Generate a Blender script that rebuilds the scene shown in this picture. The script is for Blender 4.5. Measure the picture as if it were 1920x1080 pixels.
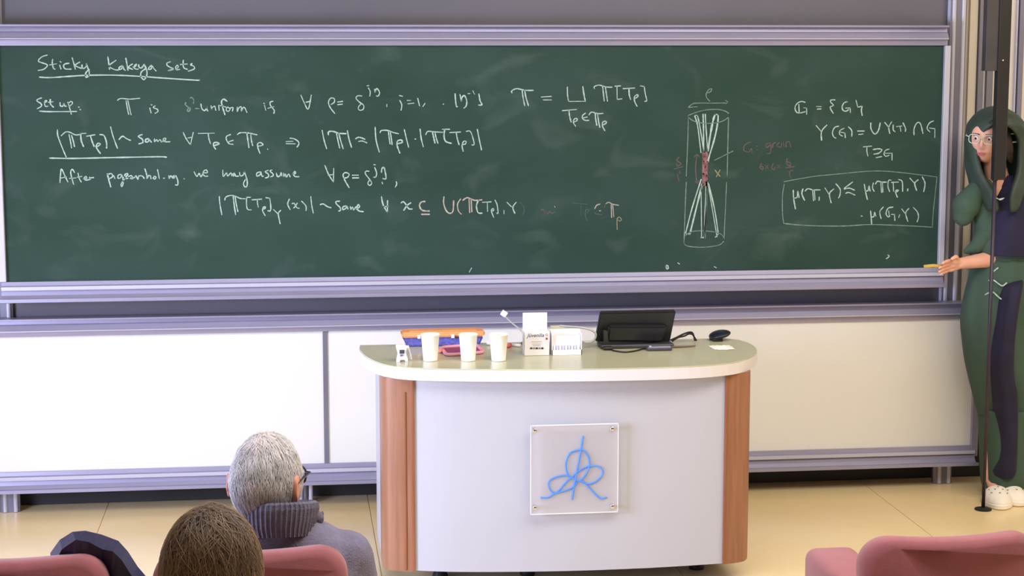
import bpy, bmesh, math, random
from math import sin, cos, tan, pi, radians, sqrt, atan2
from mathutils import Vector, Matrix, noise
random.seed(7)
S = bpy.context.scene
for o in list(bpy.data.objects): bpy.data.objects.remove(o)
COL = S.collection

# ------------------------------------------------------------------ camera
FPX, PITCH, YAW, CH = 3400.0, radians(7.72), radians(7.05), 2.0
cam = bpy.data.objects.new('camera', bpy.data.cameras.new('camera')); COL.objects.link(cam)
cam.location = (0, 0, CH)
cam.rotation_euler = (pi/2 - PITCH, 0, -YAW)
cam.data.sensor_width = 36; cam.data.lens = FPX/1920*36
cam.data.clip_start = .05; cam.data.clip_end = 60
S.camera = cam
FW = Vector((sin(YAW)*cos(PITCH), cos(YAW)*cos(PITCH), -sin(PITCH)))
RT = Vector((cos(YAW), -sin(YAW), 0)); UP = RT.cross(FW)
def ray(px, py): return FW + RT*((px-960)/FPX) - UP*((py-540)/FPX)
def P(px, py, Y):                       # pixel of the photograph -> point on the plane y = Y
    d = ray(px, py); return d*(Y/d.y) + Vector((0, 0, CH))
def G(px, py, z=0.0):                   # pixel -> point on the plane z
    d = ray(px, py); return d*((z-CH)/d.z) + Vector((0, 0, CH))
def ZY(pts, Y): return sum(P(x, y, Y).z for x, y in pts)/len(pts)

# ------------------------------------------------------------------ world, light, exposure
w = bpy.data.worlds.new('world'); S.world = w; w.use_nodes = True
w.node_tree.nodes['Background'].inputs[0].default_value = (.8, .82, .9, 1)
w.node_tree.nodes['Background'].inputs[1].default_value = .3
def area(name, loc, target, size, sizey, power, color, spread=180):
    l = bpy.data.lights.new(name, 'AREA'); l.shape = 'RECTANGLE'; l.size = size; l.size_y = sizey
    l.energy = power; l.color = color; l.spread = radians(spread)
    o = bpy.data.objects.new(name, l); COL.objects.link(o); o.location = loc
    o.rotation_euler = (Vector(target)-Vector(loc)).to_track_quat('-Z', 'Y').to_euler()
    return o
area('window_light', (-2.9, 5.0, 1.15), (0.9, 7.3, .35), 2.4, 1.1, 120, (.62, .70, 1.0), 120)
area('ceiling_light_warm', (3.6, 4.4, 3.55), (3.0, 5.6, 0), 3.2, 1.6, 74, (1.0, .87, .62))
area('ceiling_light_soft', (0.8, 4.2, 3.7), (.9, 6.0, 0), 3.5, 2.0, 105, (.93, .95, .98))
S.view_settings.view_transform = 'Standard'; S.view_settings.look = 'None'
S.view_settings.gamma = 1; S.view_settings.use_curve_mapping = False
S.view_settings.exposure = 0.45

# ------------------------------------------------------------------ materials
def lin(c):
    return tuple(((v/255)/12.92 if v/255 <= .04045 else ((v/255+.055)/1.055)**2.4) for v in c) + (1,)
MATS = {}
def mat(name, rgb, rough=.6, metal=0, var=.06, scale=6, bump=0, bscale=60, spec=.5, alpha=1, trans=0, rgb2=None, stretch=(1,1,1), sheen=0, coat=0):
    if name in MATS: return MATS[name]
    m = bpy.data.materials.new(name); m.use_nodes = True; nt = m.node_tree; b = nt.nodes['Principled BSDF']
    c = lin(rgb); c2 = lin(rgb2) if rgb2 else tuple(min(1, v*(1+var*2)) for v in c[:3]) + (1,)
    c1 = c if rgb2 else tuple(v*(1-var*2) for v in c[:3]) + (1,)
    tc = nt.nodes.new('ShaderNodeTexCoord'); mp = nt.nodes.new('ShaderNodeMapping'); mp.inputs['Scale'].default_value = stretch
    nz = nt.nodes.new('ShaderNodeTexNoise'); nz.inputs['Scale'].default_value = scale; nz.inputs['Detail'].default_value = 4
    rp = nt.nodes.new('ShaderNodeValToRGB'); rp.color_ramp.elements[0].position = .3; rp.color_ramp.elements[1].position = .7
    rp.color_ramp.elements[0].color = c1; rp.color_ramp.elements[1].color = c2
    nt.links.new(tc.outputs['Object'], mp.inputs[0]); nt.links.new(mp.outputs[0], nz.inputs[0])
    nt.links.new(nz.outputs[0], rp.inputs[0]); nt.links.new(rp.outputs[0], b.inputs['Base Color'])
    b.inputs['Roughness'].default_value = rough; b.inputs['Metallic'].default_value = metal
    b.inputs['Specular IOR Level'].default_value = spec
    if trans: b.inputs['Transmission Weight'].default_value = trans; b.inputs['IOR'].default_value = 1.45
    if alpha < 1: b.inputs['Alpha'].default_value = alpha
    if sheen: b.inputs['Sheen Weight'].default_value = sheen
    if coat: b.inputs['Coat Weight'].default_value = coat
    if bump:
        n2 = nt.nodes.new('ShaderNodeTexNoise'); n2.inputs['Scale'].default_value = bscale
        bp = nt.nodes.new('ShaderNodeBump'); bp.inputs['Strength'].default_value = bump; bp.inputs['Distance'].default_value = .01
        nt.links.new(mp.outputs[0], n2.inputs[0]); nt.links.new(n2.outputs[0], bp.inputs['Height']); nt.links.new(bp.outputs[0], b.inputs['Normal'])
    MATS[name] = m; return m
M_alu = mat('brushed aluminium', (154, 151, 176), .38, .35, .03, 3, stretch=(1, 1, 30))
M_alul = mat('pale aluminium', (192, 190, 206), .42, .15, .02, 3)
M_alud = mat('grey aluminium', (124, 123, 140), .4, .4, .04, 3)
M_rear = mat('shaded rear panel', (98, 95, 105), .6, 0, .04, 1.5)  # white panel in shade, darkened in the base colour
M_wb = mat('white enamel board', (222, 220, 218), .32, 0, .015, 1.2)
M_wall = mat('cream wall paint', (214, 206, 196), .7, 0, .02, 2)
M_black = mat('black skirting', (38, 37, 42), .55, 0, .1, 4)
M_floor = mat('yellow linoleum', (234, 207, 156), .24, 0, .05, 1.6, bump=.02, bscale=30, rgb2=(240, 216, 172))
M_seam = mat('linoleum seam', (190, 150, 85), .6)
M_ceil = mat('white ceiling paint', (225, 225, 222), .8)
M_top = mat('pale green laminate', (192, 190, 160), .22, 0, .02, 3)
M_rim = mat('white desk edging', (214, 210, 214), .35, 0, .01, 3)
M_panel = mat('white desk front', (178, 179, 190), .42, 0, .012, 1.5)
M_wood = mat('reddish beech wood', (136, 92, 68), .4, 0, 0, 5, rgb2=(154, 106, 80), stretch=(14, 14, .7), bump=.03, bscale=10)
M_wood2 = mat('dark wood bead', (140, 84, 58), .45, 0, .08, 5, stretch=(10, 10, .7))
M_rubber = mat('black rubber', (24, 23, 25), .6, 0, .1)
M_plastic = mat('black plastic', (30, 29, 31), .38, 0, .06, 10)
M_plastic2 = mat('dark grey plastic', (58, 56, 60), .45, 0, .06, 10)
M_dkgrey = mat('charcoal metal', (72, 70, 76), .5, .2, .05, 6)
M_blue = mat('blue resin', (70, 136, 255), .35, 0, .03, 10)
M_chrome = mat('chrome', (210, 210, 215), .15, 1, .02)
M_paper = mat('white paper cup', (248, 244, 236), .55, 0, .01)
M_white = mat('white plastic', (238, 238, 242), .4, 0, .01)
M_card = mat('white card', (238, 233, 236), .6, 0, .01)
M_seat = mat('rose fabric', (156, 88, 98), .85, 0, .03, 20, bump=.1, bscale=400, sheen=.3)
M_navy = mat('navy cloth', (26, 22, 52), .85, 0, .15, 12, bump=.15, bscale=50)
M_jacket = mat('navy nylon', (38, 36, 74), .5, 0, .12, 6, bump=.15, bscale=14)
M_green = mat('dark green wool', (58, 80, 68), .9, 0, .05, 6, bump=.08, bscale=60)
M_skin = mat('fair skin', (222, 168, 150), .55, 0, .04, 14, spec=.3)
M_skin2 = mat('ruddy skin', (214, 150, 132), .55, 0, .06, 18, spec=.3)
M_lips = mat('lips', (176, 96, 92), .5)
M_knit = mat('lilac grey knit', (122, 117, 142), .95, 0, .06, 50, bump=.3, bscale=220)
M_knitd = mat('grey rib knit', (104, 100, 122), .95, 0, .08, 60, bump=.3, bscale=220)
M_hairw = mat('silver hair', (206, 202, 206), .5, 0, .14, 30)
M_hairb = mat('brown hair', (92, 70, 58), .5, 0, 0, 25, rgb2=(126, 100, 80))
M_hairw0 = mat('silver scalp hair', (204, 188, 188), .8, 0, .08, 20)
M_hairb0 = mat('brown under hair', (84, 64, 54), .8, 0, .1, 20)
M_haird = mat('dark hair', (46, 62, 54), .6, 0, .08, 20)
M_haird2 = mat('dark brown hair', (40, 27, 27), .6, 0, .1, 20)

# chalkboard green with dust smears
def board_mat():
    m = bpy.data.materials.new('green chalkboard'); m.use_nodes = True; nt = m.node_tree; b = nt.nodes['Principled BSDF']
    tc = nt.nodes.new('ShaderNodeTexCoord'); mp = nt.nodes.new('ShaderNodeMapping'); mp.inputs['Scale'].default_value = (1, 1, 1.6)
    nt.links.new(tc.outputs['Object'], mp.inputs[0])
    n1 = nt.nodes.new('ShaderNodeTexNoise'); n1.inputs['Scale'].default_value = 1.6; n1.inputs['Detail'].default_value = 5; n1.inputs['Distortion'].default_value = .6
    n2 = nt.nodes.new('ShaderNodeTexNoise'); n2.inputs['Scale'].default_value = 4; n2.inputs['Detail'].default_value = 4; n2.inputs['Distortion'].default_value = .7
    r1 = nt.nodes.new('ShaderNodeValToRGB'); r1.color_ramp.elements[0].position = .35; r1.color_ramp.elements[1].position = .7
    r1.color_ramp.elements[0].color = lin((40, 63, 54)); r1.color_ramp.elements[1].color = lin((50, 72, 67))
    r2 = nt.nodes.new('ShaderNodeValToRGB'); r2.color_ramp.elements[0].position = .56; r2.color_ramp.elements[1].position = .8
    r2.color_ramp.elements[0].color = (0, 0, 0, 1); r2.color_ramp.elements[1].color = (.10, .10, .10, 1)
    mx = nt.nodes.new('ShaderNodeMix'); mx.data_type = 'RGBA'; mx.inputs[7].default_value = lin((150, 165, 160))
    for n in (n1, n2): nt.links.new(mp.outputs[0], n.inputs[0])
    nt.links.new(n1.outputs[0], r1.inputs[0]); nt.links.new(n2.outputs[0], r2.inputs[0])
    nt.links.new(r2.outputs[0], mx.inputs[0]); nt.links.new(r1.outputs[0], mx.inputs[6]); nt.links.new(mx.outputs[2], b.inputs['Base Color'])
    b.inputs['Roughness'].default_value = .62; b.inputs['Specular IOR Level'].default_value = .15
    return m
M_board = board_mat()
M_chalk = mat('white chalk', (164, 186, 177), .95, 0, .1, 60)
M_chalkf = mat('faint white chalk', (112, 136, 124), .95, 0, .15, 60)
M_chalkff = mat('rubbed chalk', (64, 92, 84), .95, 0, .1, 60)
M_chalkp = mat('pinkish white chalk', (172, 162, 150), .95, 0, .1, 60)
M_chalkr = mat('pink chalk', (128, 88, 92), .95, 0, .25, 60)
M_chalkrf = mat('faint pink chalk', (92, 82, 79), .95, 0, .1, 60)
M_chalky = mat('yellow chalk', (142, 142, 106), .95, 0, .1, 60)

# ------------------------------------------------------------------ builders
def new(name, me, m=None, parent=None, smooth=False):
    o = bpy.data.objects.new(name, me); COL.objects.link(o)
    if m:
        for x in (m if isinstance(m, (list, tuple)) else [m]): me.materials.append(x)
    if smooth:
        for p in me.polygons: p.use_smooth = True
    if parent:
        o.parent = parent; o.matrix_parent_inverse = Matrix.Translation(parent.location).inverted() if parent.rotation_euler.z == 0 else parent.matrix_basis.inverted()
    return o
def obj(name, bm, m=None, parent=None, smooth=False, recalc=True):
    if recalc: bmesh.ops.recalc_face_normals(bm, faces=bm.faces)
    me = bpy.data.meshes.new(name); bm.to_mesh(me); bm.free()
    return new(name, me, m, parent, smooth)
def thing(name, loc, label, cat, group=None):
    o = bpy.data.objects.new(name, None); COL.objects.link(o); o.location = loc; o.empty_display_size = .1
    return tag(o, label, cat, group)
def tag(o, label, cat, group=None):
    o['label'] = label; o['category'] = cat
    if group: o['group'] = group
    return o
def struct(o): o['kind'] = 'structure'; return o
def box(x0, x1, y0, y1, z0, z1, bev=0, seg=2, bm=None):
    bm = bm or bmesh.new()
    r = bmesh.ops.create_cube(bm, size=1)
    vs = r['verts']
    for v in vs:
        v.co = Vector(((x0+x1)/2 + v.co.x*(x1-x0), (y0+y1)/2 + v.co.y*(y1-y0), (z0+z1)/2 + v.co.z*(z1-z0)))
    if bev:
        es = list({e for v in vs for e in v.link_edges})
        bmesh.ops.bevel(bm, geom=es, offset=bev, segments=seg, affect='EDGES', profile=.5)
    return bm
def extx(profile, x0, x1, bm=None):     # closed profile [(y, z)...] swept along x
    bm = bm or bmesh.new()
    a = [bm.verts.new((x0, y, z)) for y, z in profile]; b = [bm.verts.new((x1, y, z)) for y, z in profile]
    n = len(a)
    for i in range(n): bm.faces.new((a[i], a[(i+1) % n], b[(i+1) % n], b[i]))
    bm.faces.new(a[::-1]); bm.faces.new(b)
    return bm
def extz(outline, z0, z1, bev=0, bm=None, seg=2):
    bm = bm or bmesh.new()
    a = [bm.verts.new((x, y, z0)) for x, y in outline]; b = [bm.verts.new((x, y, z1)) for x, y in outline]
    n = len(a)
    for i in range(n): bm.faces.new((a[i], a[(i+1) % n], b[(i+1) % n], b[i]))
    bm.faces.new(a[::-1]); f = bm.faces.new(b)
    if bev:
        es = [e for e in bm.edges if abs(e.verts[0].co.z-e.verts[1].co.z) < 1e-6]
        bmesh.ops.bevel(bm, geom=es, offset=bev, segments=seg, affect='EDGES')
    return bm
def tube(pts, r, n=8, bm=None, cap=True, taper=None):
    bm = bm or bmesh.new(); pts = [Vector(p) for p in pts]; rings = []
    up = Vector((0.13, .2, 1)).normalized()
    for i, p in enumerate(pts):
        t = (pts[min(i+1, len(pts)-1)]-pts[max(i-1, 0)]).normalized()
        a = t.cross(up)
        if a.length < .05: a = t.cross(Vector((1, 0, 0)))
        a.normalize(); b = a.cross(t)
        rr = r if taper is None else r*(1+(taper-1)*i/(len(pts)-1))
        if isinstance(r, (list, tuple)): rr = r[i]
        rings.append([bm.verts.new(p + (a*cos(2*pi*k/n)+b*sin(2*pi*k/n))*rr) for k in range(n)])
    for i in range(len(rings)-1):
        for k in range(n): bm.faces.new((rings[i][k], rings[i][(k+1) % n], rings[i+1][(k+1) % n], rings[i+1][k]))
    if cap: bm.faces.new(rings[0]); bm.faces.new(rings[-1][::-1])
    return bm
def lathe(prof, n=32, c=(0, 0, 0), bm=None):      # prof [(r, z)]
    bm = bm or bmesh.new(); R = []
    for r, z in prof: R.append([bm.verts.new((c[0]+r*cos(2*pi*k/n), c[1]+r*sin(2*pi*k/n), c[2]+z)) for k in range(n)])
    for i in range(len(R)-1):
        for k in range(n): bm.faces.new((R[i][k], R[i][(k+1) % n], R[i+1][(k+1) % n], R[i+1][k]))
    bm.faces.new(R[0][::-1]); bm.faces.new(R[-1])
    return bm
def cat(pts, n=5):                      # Catmull-Rom through 2-D or 3-D points
    if len(pts) < 3: return [tuple(p) for p in pts]
    out = []; q = [pts[0]] + list(pts) + [pts[-1]]
    for i in range(1, len(q)-2):
        for k in range(n):
            t = k/n
            out.append(tuple(.5*((2*b)+(-a+c)*t+(2*a-5*b+4*c-d)*t*t+(-a+3*b-3*c+d)*t**3) for a, b, c, d in zip(q[i-1], q[i], q[i+1], q[i+2])))
    out.append(tuple(pts[-1])); return out

# ------------------------------------------------------------------ room
YW = 7.92; YP = YW-.10; YB = YW-.16; YC = YW-.20
XL, XR, YN, ZC = -3.1, 5.2, -1.2, 3.9
o = struct(obj('floor', box(XL, XR, YN, YW+.2, -.1, -.004), M_seam))
floor_root = o
xs = [G(690, 937).x + 1.13*k for k in range(-4, 5)]
xs = [XL] + [x for x in xs if XL+.1 < x < XR-.1] + [XR]
for a, b in zip(xs[:-1], xs[1:]):
    obj('floor_sheet', box(a+.0015, b-.0015, YN+.002, YW-.01, -.004, 0), M_floor, floor_root)
struct(obj('wall_back', box(XL, XR, YW, YW+.12, 0, ZC), M_wall))
struct(obj('wall_left', box(XL-.12, XL, YN, YW+.12, 0, ZC), M_wall))
struct(obj('wall_right', box(XR, XR+.12, YN, YW+.12, 0, ZC), M_wall))
struct(obj('wall_rear', box(XL, XR, YN-.12, YN, 0, ZC), M_wall))
struct(obj('ceiling', box(XL-.12, XR+.12, YN-.12, YW+.12, ZC, ZC+.1), M_ceil))
struct(obj('baseboard_back', box(XL+.01, XR-.01, YW-.012, YW-.001, 0.002, .36), M_black))
wn = struct(obj('window_1', box(XL+.001, XL+.02, 3.9, 6.7, .6, 2.6), M_white))
for y in (3.85, 5.25, 6.7): obj('window_frame', box(XL+.002, XL+.06, y, y+.06, .6, 2.6), M_alu, wn)
# rear white panel, its shade put into a grey colour (upper sliding board seen above and between the others)
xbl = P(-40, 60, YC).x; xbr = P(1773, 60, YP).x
o = thing('sliding_panel', ((xbl+xbr)/2, YP, .9), 'sliding white panel painted in shaded grey behind the green chalkboard, its lower part showing above it', 'panel')
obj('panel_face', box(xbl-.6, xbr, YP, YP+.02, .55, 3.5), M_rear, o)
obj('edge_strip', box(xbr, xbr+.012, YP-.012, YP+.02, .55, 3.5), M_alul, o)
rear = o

# ------------------------------------------------------------------ chalkboard
cz = lambda y, Y: P(700, y, Y).z
xcl = P(0, 80, YC).x; xcr = P(1768, 80, YC).x; xcl2 = P(3, 500, YC).x
x0 = P(12, 500, YC).x; x1 = P(1757, 490, YC).x
xcl = min(xcl, xcl2-.02)
zt = ZY([(14, 83), (500, 87), (960, 89), (1300, 87), (1769, 81)], YC)
zb = ZY([(14, 527), (480, 521), (900, 514), (1300, 509), (1756, 503)], YC)
px_m = 1/430.0
cb = thing('chalkboard', ((x0+x1)/2, YC, zb), 'wide dark green chalkboard covered in white handwritten mathematics', 'chalkboard')
obj('writing_surface', box(x0-.02, x1+.015, YC, YC+.012, zb-.02, zt+.02), M_board, cb)
def rail_top(z, yc, xa, xb, par, s=1.0):   # z = lower edge of the rail; seen rows: grey 12, light 13, grey 12, bright lip
    u = px_m*s
    p = obj('top_rail', extx([(yc+.02, z), (yc-.012, z), (yc-.016, z+10*u), (yc-.030, z+12*u), (yc-.012, z+23*u), (yc-.004, z+25*u), (yc-.002, z+32*u), (yc-.03, z+34*u), (yc-.03, z+37*u), (yc+.02, z+38*u)], xa, xb), M_alu, par)
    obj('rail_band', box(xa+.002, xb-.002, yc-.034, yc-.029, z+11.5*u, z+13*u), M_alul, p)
    return p
def rail_bot(z, yc, xa, xb, par, s=1.0):   # z = upper edge; frame face then a chalk tray sticking out
    u = px_m*s
    prof = [(yc+.02, z), (yc-.012, z), (yc-.016, z-7*u), (yc-.028, z-8*u), (yc-.028, z-15*u), (yc-.018, z-16*u), (yc-.022, z-24*u), (yc-.035, z-30*u), (yc-.055, z-32*u), (yc-.068, z-31*u), (yc-.070, z-28*u), (yc-.074, z-28*u), (yc-.075, z-34*u), (yc-.04, z-37*u), (yc+.02, z-37*u)]
    p = obj('bottom_rail', extx(prof, xa, xb), M_alu, par)
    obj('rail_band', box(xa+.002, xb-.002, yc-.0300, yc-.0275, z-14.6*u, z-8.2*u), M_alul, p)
    return p
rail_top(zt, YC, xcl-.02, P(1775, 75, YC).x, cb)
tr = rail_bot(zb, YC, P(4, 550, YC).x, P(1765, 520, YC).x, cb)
obj('side_rail', box(x0-.03, x0, YC-.02, YC+.02, zb+.001, zt-.001, .003), M_alul, cb)
obj('side_rail', box(x1, x1+.026, YC-.02, YC+.02, zb+.001, zt-.001, .003), M_alul, cb)

# chalk writing: strokes in the pixel frame of a crop (origin x, origin y, scale), projected once onto the board plane
def strokes(ox, oy, sc, text, m, wpx=2.0, label=None, ms=5):
    bm = bmesh.new()
    for st in text.split(';'):
        v = [float(t) for t in st.replace(',', ' ').split()]
        if len(v) < 2: continue
        pts = [(v[i]/sc+ox, v[i+1]/sc+oy) for i in range(0, len(v)-1, 2)]
        pts = cat(pts, ms); ww = wpx*px_m*.5*random.uniform(.85, 1.15)
        q = [P(a, b, YC-.0012) for a, b in pts]
        L = []; n = len(q)
        for i, p in enumerate(q):
            t = q[min(i+1, n-1)]-q[max(i-1, 0)]
            t.y = 0
            if t.length < 1e-6: t = Vector((1, 0, 0))
            t.normalize(); s = Vector((t.z, 0, -t.x))
            if i == 0: p = p - t*ww*.8
            if i == n-1: p = p + t*ww*.8
            k = ww*(.75+.5*random.random())
            k *= .8 if i in (0, n-1) else 1
            L.append((bm.verts.new(p+s*k), bm.verts.new(p-s*k), bm.verts.new(p+s*k+Vector((0, .0012, 0))), bm.verts.new(p-s*k+Vector((0, .0012, 0)))))
        for a, b in zip(L[:-1], L[1:]):
            bm.faces.new((a[0], a[1], b[1], b[0])); bm.faces.new((a[0], b[0], b[2], a[2])); bm.faces.new((a[1], a[3], b[3], b[1]))
    o = obj('chalk_writing', bm, m, cb)
    o['kind'] = 'stuff'
    if label: o['label'] = label
    return o
strokes(60, 90, 6, "170 80 110 100 70 145 110 165 165 185 170 205 130 240 70 252;232 128 228 170 240 225 258 238;200 190 275 178;312 195 325 235;318 153 325 158;415 172 370 180 355 205 375 235 440 238;452 110 475 190 488 238;535 160 485 195 545 225 560 225;562 190 565 220 585 230 610 205 612 178;612 178 630 230 645 290 615 332 600 300 620 260 645 245;853 100 865 180 872 240;945 138 868 200 920 240 970 248;1015 200 985 215 978 240 1005 235 1020 205 1035 240 1050 250;1055 115 1068 180 1080 250;1130 180 1085 215 1130 240;1135 215 1165 205 1175 180 1155 195 1150 225 1180 240 1195 235;1200 190 1205 215 1230 225 1255 195 1262 185;1262 185 1290 250 1290 310 1260 355 1225 320 1230 270 1275 235;1345 195 1320 215 1310 240 1340 235 1350 200 1370 230 1395 258;1555 155 1520 170 1520 195 1560 220 1590 235 1530 255 1560 250 1590 240;1620 235 1645 215 1635 195 1615 215 1625 245 1660 240;1702 138 1700 190 1710 225 1748 240;1670 185 1745 180;1800 175 1785 190 1820 205 1825 235 1760 260;85 328 200 333 400 320 600 308 900 305 1200 318 1500 340 1850 362 1880 358", M_chalk, 2.1, 'underlined chalk heading at the top left')
strokes(60, 90, 6, "105 562 60 580 60 600 100 625 105 655 60 682;140 620 165 600 155 590 140 615 150 655 180 655;205 580 208 630 240 665;185 610 235 605;315 615 320 650 345 655 360 625 365 650 385 655;402 610 425 680 442 745;405 625 440 600 455 625 420 655;85 710 200 716 500 714;542 692 546 693;525 665 528 666;962 588 1000 568 1100 575 1212 566;1058 592 1075 690 1088 748;1078 590 1100 690 1115 750;1325 675 1340 730;1340 638 1348 640;1385 650 1365 670 1410 690 1415 715 1385 735", M_chalk, 2.0, 'chalk text "Set up: T is"')
strokes(330, 140, 6, "110 315 105 335 135 365 160 380 150 410 130 410 135 385 160 372;160 265 175 255 200 285 195 325;220 380 260 382", M_chalkf, 1.8)
strokes(330, 140, 6, "280 330 290 380 320 405 345 375 340 350 350 395 360 410;395 350 400 400 405 375 435 355 445 395 450 400;480 345 485 400;572 298 535 275 512 305 525 370 550 448;485 345 530 355 560 365;570 370 565 400 590 412 608 385 580 365;610 375 640 370 635 410;690 365 690 415 710 370 735 365 735 410 755 370 775 375 798 425;995 345 1010 400;988 322 995 325;1090 300 1060 310 1065 350 1105 400 1100 435;1035 378 1100 360;1405 230 1440 310 1488 388 1522 230;1465 310 1510 300;1785 435 1735 370 1715 310 1740 265 1780 270 1780 310 1745 335;1820 308 1875 300;1820 338 1870 332", M_chalk, 2.0, 'chalk text "uniform if for all rho ="')
strokes(640, 140, 6, "228 240 185 238 165 265 200 305 250 345 245 390 205 400 190 370 220 330;305 150 325 190 320 240;290 125 308 123;375 165 380 200 385 180 400 155 430 200 415 240 395 238;512 335 512 358;658 290 680 340 672 400;655 235 688 243;742 290 780 290;750 328 815 320;860 268 880 350;940 325 918 357;1148 330 1150 333;1280 215 1285 290 1295 358 1308 358;1335 225 1350 300 1355 260 1385 235 1410 290 1405 350 1380 375;1425 213 1445 213;1480 182 1498 220;1548 218 1560 290 1582 338 1545 342", M_chalk, 2.0)
strokes(940, 140, 6.4, "128 218 125 195 180 168 240 178 290 188 382 188;248 178 262 280 280 370;280 185 295 270 325 370;480 268 598 260;505 303 600 303;792 150 795 250 808 322;808 322 1008 320;1008 320 990 230 978 145;1118 168 1115 145 1170 125 1230 140 1280 150 1328 150;1215 135 1225 230 1235 315;1248 145 1262 240 1275 318;1365 138 1430 135;1388 138 1390 298;1390 298 1445 290;1462 168 1600 160;1532 165 1535 240 1552 298;1628 378 1600 320 1598 265 1635 240 1638 262 1605 285;1668 135 1715 142;1715 142 1728 230 1745 310 1722 320;735 432 900 418;812 428 820 500 838 570;892 618 865 575 875 535 905 525 908 550 870 570;1010 462 975 490 975 525 1005 548 1048 548;975 520 1030 508;1052 482 1080 450 1130 460 1170 468 1220 465;1128 465 1132 530 1145 605;1155 470 1165 550 1182 632;1242 672 1215 620 1215 575 1245 558 1262 575 1230 600 1218 595", M_chalk, 2.0, 'chalk formula with a disjoint union sign')
strokes(80, 230, 7.385, "205 100 210 180 260 320 325 475;258 180 320 128 380 135 450 168 510 165;365 165 385 260 400 350;400 175 425 260 440 330;520 152 598 148;525 155 535 250 565 328;610 188 720 168;660 180 685 260 712 328;798 425 765 380 740 330 765 285 798 300 750 335;795 165 850 180 885 280 885 352;940 58 975 190 1035 355;1058 232 1105 188 1160 220 1215 245;1375 165 1325 190 1380 230 1385 275 1335 292;1465 220 1425 235 1430 268 1465 260 1470 230 1505 270;1548 225 1550 265 1580 235 1595 262 1625 235 1645 270;1660 260 1700 240 1700 215 1670 225 1685 262 1760 265;98 490 400 495 800 487 1150 480 1600 472 1712 477", M_chalk, 2.1, 'underlined chalk formula ending "same"')
strokes(80, 230, 7.385, "240 830 245 740 260 640 300 720 348 820;245 770 325 750;440 690 410 645 388 690 410 790 428 852;372 772 460 765;490 700 505 770 535 822;480 755 540 745;565 775 610 770 600 745 575 765 590 795 640 790;650 755 655 790 665 765 705 760;895 710 915 790 942 888;895 720 950 705 970 745 925 775;985 735 1000 775;1085 715 1045 730 1045 770 1080 760 1095 725 1115 820 1100 885 1085 860 1110 810 1150 760;1120 760 1170 735 1175 705 1140 720 1140 770 1180 770;1190 745 1230 735 1250 775 1210 770 1270 760 1290 735 1320 785 1330 740 1380 740 1405 772;1415 640 1440 720 1445 775 1465 735 1490 735 1500 775;1545 745 1530 770 1555 780 1570 755 1545 742;1590 650 1605 720 1615 775;1675 768 1685 770;1745 735 1755 775 1770 735 1800 770;1830 735 1800 745 1815 770 1840 735 1870 800 1870 860 1840 862", M_chalk, 2.0, 'chalk text "After pigeonholing"')
strokes(330, 230, 7.385, "110 775 115 778;250 680 290 745 320 700 345 750 375 700;380 695 435 690 420 655 385 670 375 710 400 740 440 740;648 655 655 745 700 695 715 740 760 695 770 735;810 700 785 715 795 740 815 715 830 740 865 740;880 690 890 735 930 725 945 675;945 675 985 800 980 880 950 885 935 840 960 790;1165 680 1120 700 1120 740 1165 720 1175 680 1190 740 1210 740;1275 660 1235 680 1275 710 1280 750 1240 765;1330 655 1300 670 1340 705 1345 735 1310 750;1390 700 1405 745 1440 735 1455 690 1465 735;1490 700 1495 745 1515 710 1530 755 1560 710 1580 750;1620 710 1655 700 1645 675 1625 710 1650 745 1700 748", M_chalk, 2.0, 'chalk text "we may assume"')
strokes(330, 230, 7.385, "100 138 140 220 200 308;200 308 238 138;165 212 220 202;308 150 530 145;448 150 455 220 478 292;548 365 520 320 525 280 570 275 595 295 535 315;755 165 700 190 700 240 735 290 790 300;735 262 790 245;850 165 890 140 980 140 1060 155 1120 168;980 140 995 240 1010 345;1035 170 1045 250 1062 318;1162 425 1135 350 1130 295 1165 275 1205 300 1180 318 1140 325;1268 365 1272 370;1525 262 1620 258;1525 290 1650 293;1580 215 1640 225 1695 265 1700 300 1675 338", M_chalk, 2.0)
strokes(590, 230, 5.818, "82 85 100 180 130 282;150 130 152 100 200 95 260 115 340 120;238 115 255 200 272 275;262 115 285 200 310 282;357 88 375 180 402 268;448 175 475 160 510 165 548 182;480 205 520 200 568 220;660 50 670 190 705 320;715 108 730 85 800 85 860 108 912 120;805 95 812 160 822 232;825 100 835 165 845 240;928 330 900 250 905 200 945 190 955 215 910 228;978 75 1000 170 1025 268;1095 178 1102 180;1150 70 1162 170 1185 262;1212 130 1235 95 1300 100 1395 105;1285 105 1300 170 1312 222;1312 105 1325 165 1345 225;1395 72 1470 72;1418 75 1412 150 1430 205 1490 225;1475 108 1590 102;1545 108 1555 170 1575 240;1620 312 1608 250 1625 205 1650 205 1645 232 1612 240;1655 95 1700 98 1735 200 1738 240 1715 243;1775 75 1795 180 1820 295", M_chalk, 2.2)
strokes(590, 230, 5.818, "112 468 150 560 205 650;205 650 208 500;150 572 208 565;375 708 330 630 310 570 335 545 375 560 360 595 318 605;412 573 475 573;415 603 478 602;592 530 558 530 555 560 600 620 622 660 600 685 580 660 600 625;655 490 675 545 668 590 645 595;645 458 660 460;728 540 735 500 755 488 770 540 778 610 745 610;890 645 895 670 880 702;735 650 740 665", M_chalk, 2.1)
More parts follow.
